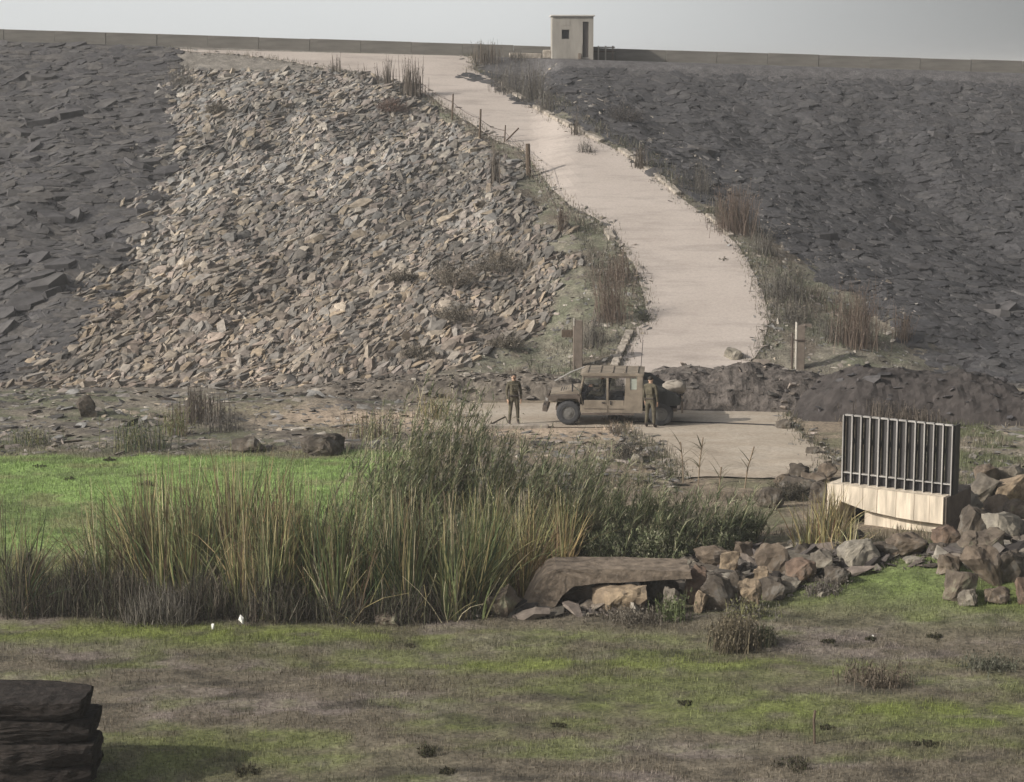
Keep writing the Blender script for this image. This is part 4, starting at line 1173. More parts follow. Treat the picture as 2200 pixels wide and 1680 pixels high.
# layered stack at the lower left, its shade put into the colour
ps = V3((95 - 1100) / FOC * 33.5, 33.6, 0.0)
stk = tag(empty('stone_stack', ps), 'near-black stack of rough flat stones at the lower left of the picture', 'stone wall')
zz = -.40
for i, (xr, h_) in enumerate(((.46, .42), (.56, .40), (.60, .44), (.54, .40), (.42, .38))):
    wd = 3.4; me = boulder_mesh(300 + i, wd, 1.5, h_ * 1.06, M['outcrop'], 44, .09, 6)
    xs = [v.co.x for v in me.vertices]; mx_ = max(xs)
    for v in me.vertices:      # squared off end
        if v.co.x > 0: v.co.x = min(v.co.x * 1.12, mx_ * .92 + v.co.z * .1 + noise.noise(v.co * 3) * .06)
        v.co.z = max(-h_ / 2, min(h_ / 2 - .06 * max(0, v.co.x / mx_) , v.co.z * 1.5 + noise.noise(v.co * 2.5) * .03)) + noise.noise(v.co * 7) * .025
    o = link('stone', me, stk, (xr - mx_ * .92, R.uniform(-.06, .06), zz + h_ / 2)); zz += h_ * .93
# hose and low kerb on the dirt in front of the truck
pts = [at(x_, y_) + V3(0, 0, .05) for x_, y_ in ((1330, 911), (1400, 909), (1480, 911), (1560, 913), (1640, 916), (1705, 919))]
tag(tube_obj('hose', pts, .035, M['dark'], None, 6), 'thin black hose lying across the dirt in front of the truck', 'hose')  # dark tube along a dark line on the dirt
a, b = at(985, 921), at(1178, 919)
o = box_obj('concrete_edging', (0, 0, 0), ((b - a).length, .25, .22), M['kerb'], bevel=.03)
o.matrix_world = Matrix.Translation((a + b) / 2 + V3(0, 0, .02)) @ (b - a).to_track_quat('X', 'Z').to_matrix().to_4x4()
tag(o, 'low pale concrete edging on the ground in front of the standing person', 'edging')
pts = [at(1085, 898) + V3(0, 0, .03), at(1040, 922) + V3(0, 0, .05), at(1020, 932) + V3(0, 0, .02)]
tag(tube_obj('stick', pts, .03, M['wood'], None, 5), 'thin dark stick lying on the dirt beside the person', 'stick')
p = at(1751, 1598)
tag(tube_obj('wooden_stake', [p - V3(0, 0, .1), p + V3(-.03, 0, .45), p + V3(-.01, 0, .62)], .022, M['wood'], None, 6), 'thin wooden stake standing in the foreground grass', 'stake')
for (px, py, s_, lab) in ((518, 1345, .24, 'larger white scrap of litter at the foot of the reeds'), (457, 1352, .13, 'small white scrap on the grass before the reeds'), (1215 + 660, 1372, .08, 'tiny white scrap in the grass below the right-hand bank')):
    p = at(px, py); bm = hull_stone(int(px), s_ * .3, s_ * .25, s_ * .62, 9)
    o = tag(link('litter_scrap', bm_mesh('litter_scrap', bm, M['white']), None, p + V3(0, 0, s_ * .45)), lab, 'litter')
# ------------------------------------------------------------------ plants
def blades(root, length, width, az, lean, bend, cols, segs=4, tip=.08, face=None):
    """curved tapering strips; all inputs are arrays over the blades"""
    n = len(root); s = np.linspace(0, 1, segs + 1)
    dirx, diry = np.cos(az), np.sin(az)
    hor = (lean[:, None] * s + bend[:, None] * s ** 2)
    ver = np.sqrt(np.clip(1 - np.clip(lean[:, None] + 2 * bend[:, None] * s, -.97, .97) ** 2, .05, 1))
    ver = np.concatenate([np.zeros((n, 1)), np.cumsum((ver[:, 1:] + ver[:, :-1]) / 2, 1) / segs], 1)
    P = root[:, None] + np.stack([dirx[:, None] * hor, diry[:, None] * hor, ver], -1) * length[:, None, None]
    fa = RNG.uniform(-.9, .9, n) if face is None else face
    side = np.stack([np.cos(fa), np.sin(fa), np.zeros(n)], -1)
    w = width[:, None] * (tip + (1 - tip) * (1 - s[None] ** 1.8)) / 2
    A = P - side[:, None] * w[..., None]; B = P + side[:, None] * w[..., None]
    Vv = np.stack([A, B], 2).reshape(-1, 3)
    k = (np.arange(n) * (segs + 1) * 2)[:, None] + (np.arange(segs) * 2)[None]
    F = np.stack([k, k + 1, k + 3, k + 2], -1).reshape(-1, 4)
    return Vv, F, np.repeat(cols, (segs + 1) * 2, 0)
def leaves(P, size, cols, up=.3, wid=.38):
    n = len(P)
    a = RNG.normal(0, 1, (n, 3)); a[:, 2] += up; a /= np.linalg.norm(a, axis=1)[:, None]
    b = np.cross(a, RNG.normal(0, 1, (n, 3))); b /= np.linalg.norm(b, axis=1)[:, None] + 1e-9
    Ls = size[:, None]
    Vv = np.stack([P - a * Ls, P + b * Ls * wid, P + a * Ls, P - b * Ls * wid], 1).reshape(-1, 3)
    F = np.arange(n * 4).reshape(n, 4)
    return Vv, F, np.repeat(cols, 4, 0)
def colmix(n, pal, w=None, j=.25):
    pal = np.array(pal); i = RNG.choice(len(pal), n, p=w)
    return pal[i] * RNG.uniform(1 - j, 1 + j, n)[:, None]
GREEN, OLIVE, GOLD, BROWN, RUST, DKG, STRAW, DEAD = (.15, .18, .08), (.21, .205, .10), (.33, .28, .14), (.17, .13, .085), (.25, .155, .085), (.06, .085, .042), (.45, .40, .26), (.07, .058, .045)
def gz(X, Y): return hgt(X, Y)

# --- reeds
REEDS = [  # x, base y, width px, height px, palette weights (GREEN OLIVE GOLD BROWN RUST DKG STRAW), n, lean, label
    (28, 1318, 110, 250, (.3, .3, .1, .15, 0, .15, 0), 170, .35, 'loose clump of green reeds bending at the left picture edge'),
    (178, 1300, 40, 200, (.2, .2, .1, .4, 0, .1, 0), 26, .1, 'few thin dark reed stems standing alone before the green field'),
    (268, 1300, 110, 270, (.15, .35, .2, .2, 0, .1, 0), 420, -.28, 'fan of yellowish green reeds leaning left at the start of the reed bed'),
    (362, 1306, 120, 316, (.1, .25, .2, .3, .05, .1, 0), 620, -.05, 'tall dense brownish reed clump, highest in the left part of the bed'),
    (465, 1310, 110, 318, (.1, .25, .22, .28, .05, .1, 0), 560, .03, 'tall brown and olive reed clump right beside the highest left clump'),
    (560, 1322, 120, 300, (.15, .35, .25, .15, .05, .05, 0), 520, .05, 'yellow-green reed clump in front of the middle of the green field'),
    (640, 1318, 110, 290, (.1, .25, .25, .2, .15, .05, 0), 500, .0, 'rusty orange reed clump with a green fringe'),
    (722, 1325, 110, 262, (.2, .3, .1, .2, .1, .1, 0), 460, .05, 'mixed green and rust reed clump right of the orange one'),
    (812, 1325, 130, 270, (.3, .2, .05, .1, 0, .35, 0), 520, .0, 'dark green reed clump below the feathery bushes'),
    (905, 1322, 120, 250, (.3, .25, .08, .1, 0, .27, 0), 480, -.05, 'second dark green reed clump, next to the golden reeds'),
    (995, 1322, 110, 250, (.3, .3, .15, .1, 0, .15, 0), 420, .18, 'arching green reed clump behind the mossy boulder'),
    (1085, 1280, 120, 230, (.1, .25, .35, .25, .05, 0, 0), 520, .05, 'golden brown reed clump behind the curved end of the slab'),
    (1175, 1235, 110, 170, (.1, .25, .35, .25, .05, 0, 0), 420, .0, 'shorter golden reed clump above the broken slab'),
    (1760, 1190, 80, 130, (.05, .1, .5, .1, .05, 0, .2), 300, .0, 'straw yellow reed clump left of the culvert pillar'),
    (1806, 1198, 50, 95, (.05, .1, .4, .1, 0, 0, .35), 60, .5, 'pale straw reeds leaning right across the culvert opening'),
]
for (px, py, w, h, pal, n, lean, lab) in REEDS:
    n = int(n * 1.15)
    if px < 1060: pal = tuple(q * f for q, f in zip(pal, (1.8, 1.3, .7, .7, .6, 1.6, 1))); pal = tuple(q / sum(pal) for q in pal)
    p = at(px, py); k = px_m(p.y); W_, H_ = w / k, h / k * 1.02
    tc_ = np.column_stack([RNG.uniform(-.55, .55, 14) * W_, RNG.uniform(-.3, .9, 14)]); ti = RNG.choice(14, n, p=RNG.dirichlet(np.full(14, 2.0)))
    root = np.column_stack([tc_[ti] + RNG.normal(0, .085, (n, 2)), np.zeros(n)]); tfan = root[:, 0] - tc_[ti, 0]; th_ = RNG.uniform(.6, 1.12, 14)[ti]; tcol = RNG.uniform(.7, 1.25, (14, 3))[ti] * .35 + .65
    zz = gz(root[:, 0] + p.x, root[:, 1] + p.y) - p.z; root[:, 2] = zz - .04
    ln = H_ * RNG.beta(4.2, 2.0, n) * 1.28; ln[: n // 5] *= .5; ln *= th_
    sgn = root[:, 0] / W_
    cols = colmix(n, [GREEN, OLIVE, GOLD, BROWN, RUST, DKG, STRAW], pal, .45) * tcol
    az = np.where(RNG.random(n) < .75, RNG.normal(0, .6, n), RNG.uniform(0, 6.28, n))
    Vv, F, c = blades(root, ln, RNG.uniform(.016, .046, n), az, RNG.normal(lean * .7 + sgn * .14, .07, n) + tfan * 1.1, np.clip(RNG.normal(lean * .3 + sgn * .2, .22, n), -.6, .6), cols, 5)
    o = tag(link('reed_clump', np_mesh('reed_clump', Vv, F, M['blade'], c), None, p), lab, 'reeds', 'reed clumps along the ditch')
    m_ = max(10, n // 14)       # flower stems
    r2 = root[RNG.integers(0, n, m_)]
    Vv, F, c = blades(r2, H_ * RNG.uniform(.75, 1.12, m_), np.full(m_, .016), RNG.uniform(0, 6.28, m_), RNG.normal(.05, .06, m_), RNG.normal(0, .05, m_), colmix(m_, [STRAW, BROWN, GOLD]), 3, .6)
    link('stems', np_mesh('stems', Vv, F, M['blade'], c), o)
    m_ = max(6, n // 22); r2 = root[RNG.integers(0, n, m_)] + np.array([0, -.25, 0])
    Vv, F, c = blades(r2, H_ * RNG.uniform(.25, .6, m_), RNG.uniform(.014, .024, m_), RNG.choice([0, math.pi], m_) + RNG.normal(0, .3, m_), RNG.uniform(.1, .75, m_), RNG.normal(.1, .2, m_), colmix(m_, [STRAW, (.27, .24, .18), GOLD]), 3, .7)
    link('broken_stems', np_mesh('broken_stems', Vv, F, M['blade'], c), o)
# pale broken stalks lying through the reeds belong to the clumps
# --- dead thicket at the foot of the reeds
TH = [(60, 1322, 150, 150, 'dark dead thicket at the left picture edge below the loose reeds'), (165, 1318, 130, 140, 'tangle of broken dead stems left of the reed bed'), (270, 1325, 130, 140, 'dark brown thicket of dead stems below the leaning reed fan'),
      (345, 1338, 150, 105, 'rounded grey mound of dead twigs in front of the reeds'), (450, 1322, 130, 130, 'shadowy dead undergrowth below the tall brown reeds'), (590, 1330, 150, 110, 'low dead undergrowth in the middle of the reed bed'),
      (735, 1332, 150, 100, 'dark undergrowth at the foot of the mixed reeds'), (870, 1330, 150, 100, 'dark undergrowth below the dark green reeds'), (1000, 1318, 120, 90, 'thin dead stems before the arching green reeds')]
for i, (px, py, w, h, lab) in enumerate(TH):
    p = at(px, py); k = px_m(p.y); W_, H_ = w / k * 1.1, h / k * RNG.uniform(.85, 1.2); n = 700
    a = RNG.uniform(0, 6.28, n); r_ = np.sqrt(RNG.random(n))
    root = np.column_stack([np.cos(a) * r_ * W_ * .5, np.sin(a) * r_ * .5 - .05, np.zeros(n)])
    root[:, 2] = gz(root[:, 0] + p.x, root[:, 1] + p.y) - p.z
    up = (1 - r_ ** 2) * H_
    root[:, 2] += RNG.random(n) * up * .6
    pal = [DEAD, (.09, .078, .062), (.12, .10, .08), (.15, .13, .10), (.05, .045, .034), (.04, .036, .028), (.075, .08, .048), (.11, .11, .07)] if i != 3 else [(.17, .155, .13), (.12, .11, .095), (.22, .20, .165), DEAD]
    Vv, F, c = blades(root, RNG.uniform(.25, .8, n) * H_, RNG.uniform(.01, .024, n), RNG.uniform(0, 6.28, n), RNG.normal(0, .45, n), RNG.normal(0, .35, n), colmix(n, pal), 3)
    o = tag(link('dead_thicket', np_mesh('dead_thicket', Vv, F, M['blade'], c), None, p), lab, 'thicket', 'dead growth below the reeds')
    n2 = 900; a = RNG.uniform(0, 6.28, n2); r2 = np.sqrt(RNG.random(n2))
    P = np.column_stack([np.cos(a) * r2 * W_ * .5, np.sin(a) * r2 * .45 + .1, RNG.random(n2) * (1 - r2 ** 2) * H_ * .8])
    Vv, F, c = leaves(P, RNG.uniform(.02, .05, n2), colmix(n2, [DEAD, (.075, .07, .045), (.11, .095, .07)]))
    link('twigs', np_mesh('twigs', Vv, F, M['leaf'], c), o)
# a few broken pale canes
for i, (pts, lab) in enumerate(([((150, 1310), 0, (190, 1310), 1.35), 'bent pale cane in the tangle left of the reed bed'], [((235, 1318), 0, (200, 1310), 1.15), 'pale cane sloping left from the dark thicket'],
                                [((1150, 1310), 0, (1120, 1305), 1.0), 'short'])[:2]):
    a, b = at(*pts[0]), at(*pts[2])
    tag(tube_obj('broken_cane', [a, (a + b) / 2 + V3(0, 0, pts[3] * .6), b + V3(0, 0, pts[3])], .016, BMAT['pale'], None, 5), lab, 'cane')

# --- bushes: stems with sprays of small leaves
def bush(name, p, W_, H_, D_, pal, n_st, n_lf, lsize, lab, cat, group=None, lean=0.0, w=None, stem=(.10, .085, .065), feather=True):
    a = RNG.uniform(0, 6.28, n_st); r_ = np.sqrt(RNG.random(n_st)) 
    root = np.column_stack([np.cos(a) * r_ * W_ * .16, np.sin(a) * r_ * D_ * .16, np.full(n_st, -.05)])
    ln = H_ * RNG.uniform(.6, 1.05, n_st) * (1 - .25 * r_)
    outl = r_ * np.clip(W_ / H_ * .55, .15, .9)
    bend = RNG.normal(.08, .12, n_st)
    Vv, F, c = blades(root, ln, np.full(n_st, max(.012, H_ * .012)), a, outl + lean * np.cos(a), bend, colmix(n_st, [stem]), 5, .2)
    o = tag(link(name, np_mesh('branches', Vv, F, M['blade'], c), None, p), lab, cat, group)
    nodes = Vv.reshape(n_st, 6, 2, 3).mean(2)
    i = RNG.integers(0, n_st, n_lf); s = RNG.beta(2.2, 1.3, n_lf) * 4.999; k0 = s.astype(int); f = (s - k0)[:, None]
    P = nodes[i, k0] * (1 - f) + nodes[i, k0 + 1] * f
    spread = H_ * .10 * (1.25 - s / 6)
    P = P + RNG.normal(0, 1, (n_lf, 3)) * spread[:, None] * np.array([1, 1, .8])
    P[:, 2] = np.maximum(P[:, 2], .02)
    tone = np.array([RNG.uniform(.65, 1.3) for _ in range(n_st)])[i][:, None]
    Vv, F, c = leaves(P, RNG.uniform(.6, 1.3, n_lf) * lsize, colmix(n_lf, pal, w) * tone, 1.3, .26)
    link('foliage', np_mesh('foliage', Vv, F, M['leaf'], c), o)
    return o
GB = [(.17, .19, .10), (.22, .225, .14), (.13, .155, .08), (.28, .27, .19), (.085, .10, .055)]
TALL = [(770, 1185, 120, 215, 46, 'slender leafy canes at the left end of the tall cane stand'), (850, 1170, 130, 300, 70, 'tallest leafy canes of the stand behind the dark green reeds'), (925, 1165, 130, 285, 70, 'leafy canes right of the tallest ones, tips bent right'),
        (1000, 1165, 130, 232, 66, 'leafy canes left of the standing person'), (1080, 1165, 130, 186, 64, 'leafy canes just below the standing person'), (1160, 1175, 140, 195, 64, 'shorter leafy canes below the front wheel of the truck'), (1240, 1190, 140, 190, 60, 'short leafy canes behind the left end of the slab'),
        (1330, 1200, 140, 150, 50, 'short leafy canes behind the middle of the slab'), (1420, 1200, 120, 130, 40, 'short leafy canes behind the right end of the slab'), (1510, 1190, 110, 120, 34, 'short leafy canes behind the boulder row'), (1585, 1165, 80, 90, 20, 'low canes beside the bare earth at the track corner')]
for (px, py, w, h, n, lab) in TALL:
    p = at(px, py); k = px_m(p.y); W_, H_ = w / k, h / k
    root = np.column_stack([RNG.normal(0, W_ * .36, n), RNG.normal(0, .5, n), np.full(n, -.05)])
    az = RNG.normal(0, .8, n); ln = H_ * RNG.beta(4, 2, n) * 1.42
    Vv, F, c = blades(root, ln, np.full(n, .018), az, RNG.normal(.12, .1, n), RNG.normal(.16, .12, n), colmix(n, [OLIVE, STRAW, BROWN]), 5, .35)
    o = tag(link('tall_reeds', np_mesh('tall_reeds', Vv, F, M['blade'], c), None, p), lab, 'reeds', 'leafy canes behind the reed bed')
    N_ = Vv.reshape(n, 6, 2, 3).mean(2); m_ = n * 34
    i = RNG.integers(0, n, m_); q = RNG.beta(1.8, 1.2, m_) * 4.99; k0 = q.astype(int); f = (q - k0)[:, None]
    P = N_[i, k0] * (1 - f) + N_[i, k0 + 1] * f
    pal = [(.21, .245, .14), (.29, .30, .19), (.15, .18, .09), (.38, .36, .24), (.09, .11, .06)]
    Vv, F, c = blades(P, RNG.uniform(.16, .48, m_), RNG.uniform(.016, .034, m_), np.where(RNG.random(m_) < .72, RNG.normal(0, .7, m_), RNG.uniform(0, 6.28, m_)), RNG.normal(.42, .16, m_), RNG.normal(.20, .14, m_), colmix(m_, pal, None, .4), 3, .05, face=RNG.normal(1.2, .6, m_))
    link('leaves', np_mesh('leaves', Vv, F, M['blade'], c), o)
    m_ = n * 8; i = RNG.integers(0, n, m_); P = N_[i, 5] + RNG.normal(0, 1, (m_, 3)) * np.array([.05, .05, .10]); P[:, 0] += .04
    Vv, F, c = leaves(P, RNG.uniform(.03, .07, m_), colmix(m_, [(.34, .31, .23), (.25, .22, .16), (.20, .17, .13)]), 1.6, .2)
    tag(link('plumes', np_mesh('plumes', Vv, F, M['leaf'], c), o), kind='stuff')
BUSH = [(1010, 1245, 150, 130, 'dense green bush directly behind the arching reeds'), (925, 1250, 150, 130, 'dense dark bush directly behind the dark green reeds'), (1240, 1205, 140, 95, 'green bush above the broken slab'), (1330, 1208, 140, 95, 'speckled green bush over the middle of the slab'),
        (1420, 1208, 130, 90, 'bluish green bush at the right end of the slab'), (1520, 1195, 120, 85, 'dark green bush right of the slab behind the boulders'), (1590, 1170, 80, 70, 'small dark bush beside the bare earth bank')]
for (px, py, w, h, lab) in BUSH:
    p = at(px, py); k = px_m(p.y)
    bush('bush', p, w / k * 1.15, h / k * 1.3, 1.4, GB, 70, 8500, .055, lab, 'bush', 'bushes behind the reed bed', lean=RNG.uniform(-.1, .15))
for (px, py, w, h, lab) in ((1310, 1110, 130, 80, 'low grassy green bush at the edge of the dirt track'), (1420, 1120, 120, 90, 'low green bush in front of the pale track')):
    p = at(px, py); k = px_m(p.y)
    bush('bush', p, w / k, h / k, 1.5, [(.10, .14, .045), (.14, .17, .06), (.20, .20, .12)], 40, 2600, .04, lab, 'bush', 'bushes behind the reed bed')
p = at(1690, 1072); bush('bush', p, 1.7, .75, 1.0, [(.05, .047, .035), (.075, .068, .05), (.10, .09, .07)], 44, 2400, .04, 'dark tangled bush left of the headwall above the straw reeds', 'bush')
p = at(1345, 985); bush('bush', p, 1.25, .95, 1.0, [(.07, .065, .055), (.10, .09, .075), (.05, .048, .042)], 40, 1700, .035, 'dark grey-brown bush on the verge below the truck', 'bush')
p = at(1325, 935); bush('bush', p, .5, .55, .5, [(.12, .10, .085), (.17, .13, .11)], 22, 350, .03, 'small purplish weed in front of the truck', 'weed')
p = at(1385, 690); bush('bush', p, .75, .55, .6, [(.06, .062, .045), (.085, .085, .06)], 24, 700, .035, 'small dark bush on the road edge above the kerb wall', 'bush')
p = at(1555, 560); bush('bush', p, .75, .25, .4, [(.075, .07, .04), (.11, .10, .06)], 20, 300, .035, 'low weed growing in the road near its right edge', 'weed')
for (px, py, w, h, lab) in ((975, 615, 120, 85, 'large soft grey-brown bush on the rubble slope'), (1075, 585, 130, 75, 'soft greenish grey bush above the large one on the slope'), (975, 690, 130, 60, 'low brown bush below the large one on the slope'),
                            (860, 605, 90, 40, 'small brown bush left of the large one on the slope'), (840, 240, 110, 42, 'reddish brown bush near the top of the rubble slope'), (465, 245, 60, 34, 'small olive bush high on the rubble slope'),
                            (1345, 262, 95, 60, 'soft dark brown bush on the grey slope right of the road'), (900, 770, 170, 40, 'low dark brown bush at the foot of the rubble slope'), (1090, 745, 120, 40, 'dark patch of scrub left of the tall gate post')):
    p = at(px, py); k = px_m(p.y)
    pal = [(.16, .14, .11), (.20, .175, .14), (.12, .105, .085)] if px != 840 else [(.16, .105, .085), (.12, .085, .07)]
    if px in (1345,): pal = [(.085, .078, .075), (.065, .06, .06)]
    bush('dry_bush', p, w / k * .9, h / k, w / k * .7, pal, 60, 2600, .05, lab, 'bush', 'dry bushes on the slopes', stem=(.13, .11, .085))

# --- dry weed stalks along the road
def weeds(p, W_, H_, n, pal, lab, lean=0.0, group='dry weeds beside the road'):
    root = np.column_stack([RNG.normal(0, W_ * .27, n), RNG.normal(0, W_ * .22, n), np.zeros(n)]); root[:, 2] = gz(root[:, 0] + p.x, root[:, 1] + p.y) - p.z - .05
    ln = H_ * RNG.beta(5, 2, n) * 1.2
    n = int(n * 1.7); root = np.column_stack([RNG.normal(0, W_ * .25, n), RNG.normal(0, W_ * .2, n), np.zeros(n)]); root[:, 2] = gz(root[:, 0] + p.x, root[:, 1] + p.y) - p.z - .05; ln = H_ * RNG.beta(3.2, 2.2, n) * 1.3
    Vv, F, c = blades(root, ln, RNG.uniform(.02, .045, n) if pal is DRY else RNG.uniform(.01, .026, n), RNG.uniform(0, 6.28, n), RNG.normal(lean, .06 if pal is DRY else .15, n), RNG.normal(0, .07 if pal is DRY else .15, n), colmix(n, pal), 3, .3)
    o = tag(link('dry_bush', np_mesh('dry_bush', Vv, F, M['blade'], c), None, p), lab, 'weeds', group)  # clump of weed stalks
    m_ = n * 6; i = RNG.integers(0, n, m_); s = RNG.uniform(.35, 1.0, m_)
    N_ = Vv.reshape(n, 4, 2, 3).mean(2); q = s * 2.999; k0 = q.astype(int); f = (q - k0)[:, None]
    P = N_[i, k0] * (1 - f) + N_[i, k0 + 1] * f + RNG.normal(0, .035, (m_, 3))
    Vv, F, c = leaves(P, RNG.uniform(.015, .05, m_), colmix(m_, pal), 1.2)
    link('leaves', np_mesh('leaves', Vv, F, M['leaf'], c), o)  # seed heads along the stalks
DRY, RED, GRY = [(.13, .108, .088), (.095, .08, .066), (.16, .135, .11)], [(.16, .12, .095), (.125, .095, .078), (.20, .155, .12)], [(.13, .12, .105), (.10, .09, .082), (.17, .155, .13)]
for (px, py, w, h, n, pal, lab, lean) in (
    (722, 158, 22, 40, 16, DRY, 'thin dry stalks at the road edge nearest the parapet', 0), (775, 172, 26, 38, 10, DRY, 'leaning dark stalks left of the road top', -.25), (814, 180, 16, 42, 8, DRY, 'single leaning dark stalk between two clumps at the road top', -.2),
    (834, 188, 22, 62, 24, DRY, 'upright dry stalk clump left of the thick clump at the road top', 0), (885, 208, 46, 74, 70, DRY, 'thick tall clump of dry stalks at the bend near the road top', 0), (1063, 396, 20, 78, 28, DRY, 'tall narrow dry stalks left of the thick wooden post', 0),
    (1207, 502, 24, 62, 40, RED, 'brown bushy stalks beside the road half way up', 0), (1330, 600, 60, 60, 60, RED, 'reddish scrub on the left road edge', 0), (1310, 690, 70, 110, 110, RED, 'reddish brown weeds left of the kerb wall', 0),
    (1275, 745, 70, 70, 70, GRY, 'greenish grey weeds between the tall post and the kerb wall', 0),
    (1085, 200, 60, 62, 90, GRY, 'grey brush right of the road below the parapet', 0), (1140, 215, 70, 78, 120, GRY, 'wide tall grey brush below the guard hut', 0), (1175, 240, 40, 60, 50, GRY, 'sparse grey stalks right of the wide brush', 0), (1237, 290, 20, 40, 14, DRY, 'short dark stalks at the kerb below the hut', 0),
    (1262, 330, 40, 30, 30, GRY, 'low grey weeds in the verge below the hut', 0), (1375, 362, 28, 48, 34, DRY, 'dark stalk clump on the right kerb', 0), (1500, 410, 60, 70, 60, GRY, 'pale stalks on the verge above the reddish clump', 0), (1580, 498, 84, 96, 190, RED, 'large reddish dry clump on the right verge', 0),
    (1640, 545, 60, 60, 60, GRY, 'grey weeds just below the large reddish clump', 0), (1680, 640, 90, 60, 90, GRY, 'grey-brown scrub on the right verge', 0), (1700, 690, 80, 50, 60, GRY, 'grey scrub behind the brown gate post', 0),
    (1840, 745, 90, 125, 170, RED, 'tall rusty dry clump on the green ground right of the gate post', 0), (1940, 735, 36, 70, 40, RED, 'small rusty clump at the foot of the grey slope', 0), (1790, 730, 60, 50, 50, GRY, 'low grey weeds left of the rusty clump', 0),
    (1900, 905, 130, 46, 120, DRY, 'row of short dry stems at the foot of the black bank behind the gate', 0), (1960, 915, 110, 40, 90, DRY, 'right end of the dry stems behind the gate', 0),
    (390, 185, 80, 50, 60, GRY, 'dark stalks at the top of the rubble slope', 0), (1110, 130, 50, 22, 30, GRY, 'low scrub against the parapet left of the hut', 0), (1045, 135, 60, 44, 60, DRY, 'bare brown shrub standing up against the parapet', 0),
    (430, 905, 110, 70, 90, DRY, 'dry brown weeds at the foot of the rubble slope', 0), (380, 935, 60, 70, 60, [GREEN, OLIVE, BROWN], 'olive weeds at the far field edge', 0), (300, 965, 130, 70, 110, [OLIVE, GRY[0], DKG], 'dusty green weeds along the far field edge', 0), (60, 955, 110, 36, 70, [DKG, OLIVE, GRY[0]], 'dark green weeds at the far left field corner', 0),
    (480, 925, 90, 50, 60, GRY, 'grey weeds behind the low dark rock', 0), (800, 940, 120, 60, 90, [OLIVE, GRY[0], BROWN], 'olive weeds behind the humped dark rock', 0), (930, 900, 80, 60, 60, [OLIVE, GOLD, BROWN], 'golden weeds left of the standing person', 0)):
    p = at(px, py); k = px_m(p.y); weeds(p, w / k, h / k, n, pal, lab, lean)
# foreground tufts
for (px, py, w, h, n, pal, lab, lean) in (
    (1575, 1395, 92, 78, 230, [(.15, .125, .085), (.10, .085, .06), (.20, .17, .11)], 'upright dry tuft on the grass below the boulders', 0), (1640, 1385, 60, 50, 70, [(.11, .12, .07), (.15, .14, .09)], 'thin greyish tuft right of the upright dry tuft', 0),
    (1880, 1470, 150, 46, 110, [(.15, .12, .09), (.12, .10, .075)], 'wide thin brown tuft in the middle of the right-hand grass', 0), (2120, 1436, 130, 32, 90, [(.10, .105, .075), (.13, .125, .095)], 'grey-green weedy patch near the right picture edge', 0), (1770, 1275, 90, 36, 70, [(.13, .115, .10), (.16, .14, .12)], 'pinkish dry weeds at the foot of the boulder row', 0),
    (1360, 1335, 150, 34, 130, [(.14, .12, .095), (.17, .15, .12)], 'dry weeds before the tan boulder', 0), (1440, 1330, 70, 60, 50, [GREEN, (.11, .13, .06)], 'green grass tuft between the tan boulder and the round-topped stone', 0), (1600, 1325, 110, 36, 90, [(.13, .12, .10), OLIVE], 'grassy weeds at the foot of the light brown boulder', 0)):
    p = at(px, py); k = px_m(p.y); weeds(p, w / k, h / k, n, pal, lab, lean, 'weed tufts in the foreground grass')
for (px, py, w, h, lab) in ((917, 1622, 44, 40, 'small black-green weed in the lower middle of the grass'), (530, 1662, 84, 36, 'dark low weed at the bottom left of the grass'), (1472, 1512, 60, 14, 'flat dark weed in the middle grass'), (1200, 1560, 60, 16, 'flat dark weed left of the picture centre line'),
                            (1700, 1650, 140, 50, 'wide dark weed at the bottom right'), (1870, 1375, 30, 14, 'little dark weed on the grass slope'), (2010, 1370, 60, 18, 'dark weed on the right grass slope'), (1780, 1380, 70, 16, 'dark streak of weed below the grass slope'), (880, 1390, 30, 14, 'little weed in the yellow-green strip'), (960, 1660, 60, 22, 'dark weed at the bottom edge left of centre'),
                            (1990, 1600, 130, 20, 'flat brown weed patch at the lower right'), (1780, 1565, 70, 14, 'dark grass tuft by the wooden stake'), (85, 1003, 60, 12, 'dark weed patch near the left end of the green field'), (236, 990, 40, 14, 'small dark weed near the middle of the green field edge'), (320, 1042, 90, 18, 'wide dark weed patch in the green field behind the reeds'), (150, 1030, 40, 12, 'thin dark weed in the open part of the green field')):
    p = at(px, py); k = px_m(p.y)
    bush('low_weed', p, w / k, max(.12, h / k), .6, [(.045, .05, .025), (.07, .065, .035), (.06, .05, .035)], 24, 520, .03, lab, 'weed', 'dark weeds in the foreground grass')
# cane leaves over the pale track and palm-like sprig
def cane(px, py, hpx, n, lean, lab, pal):
    p = at(px, py); k = px_m(p.y); H_ = hpx / k
    st = [V3(0, 0, 0), V3(lean * .3, 0, H_ * .5), V3(lean, 0, H_)]
    o = tag(tube_obj('cane', st, .02, BMAT['tan'], None, 5), lab, 'cane', 'canes in front of the dirt track'); o.location = p
    t = RNG.uniform(.35, 1, n); root = np.stack([np.interp(t, [0, .5, 1], [0, lean * .3, lean]), np.zeros(n), t * H_], -1)
    sg = np.where(RNG.random(n) < .5, 0, math.pi) + RNG.normal(0, .4, n)
    Vv, F, c = blades(root, RNG.uniform(.35, .75, n), RNG.uniform(.03, .05, n), sg, RNG.normal(.55, .12, n), RNG.normal(.22, .12, n), colmix(n, pal), 5, .05, face=np.full(n, 1.2) + RNG.normal(0, .4, n))
    link('leaf', np_mesh('leaf', Vv, F, M['blade'], c), o)
CP = [(.17, .16, .10), (.12, .125, .07), (.23, .21, .14)]
i = RNG.integers(0, len(EP), 9000); q = EP[i, :2] + RNG.normal(0, .22, (len(i), 2)); n = len(q)
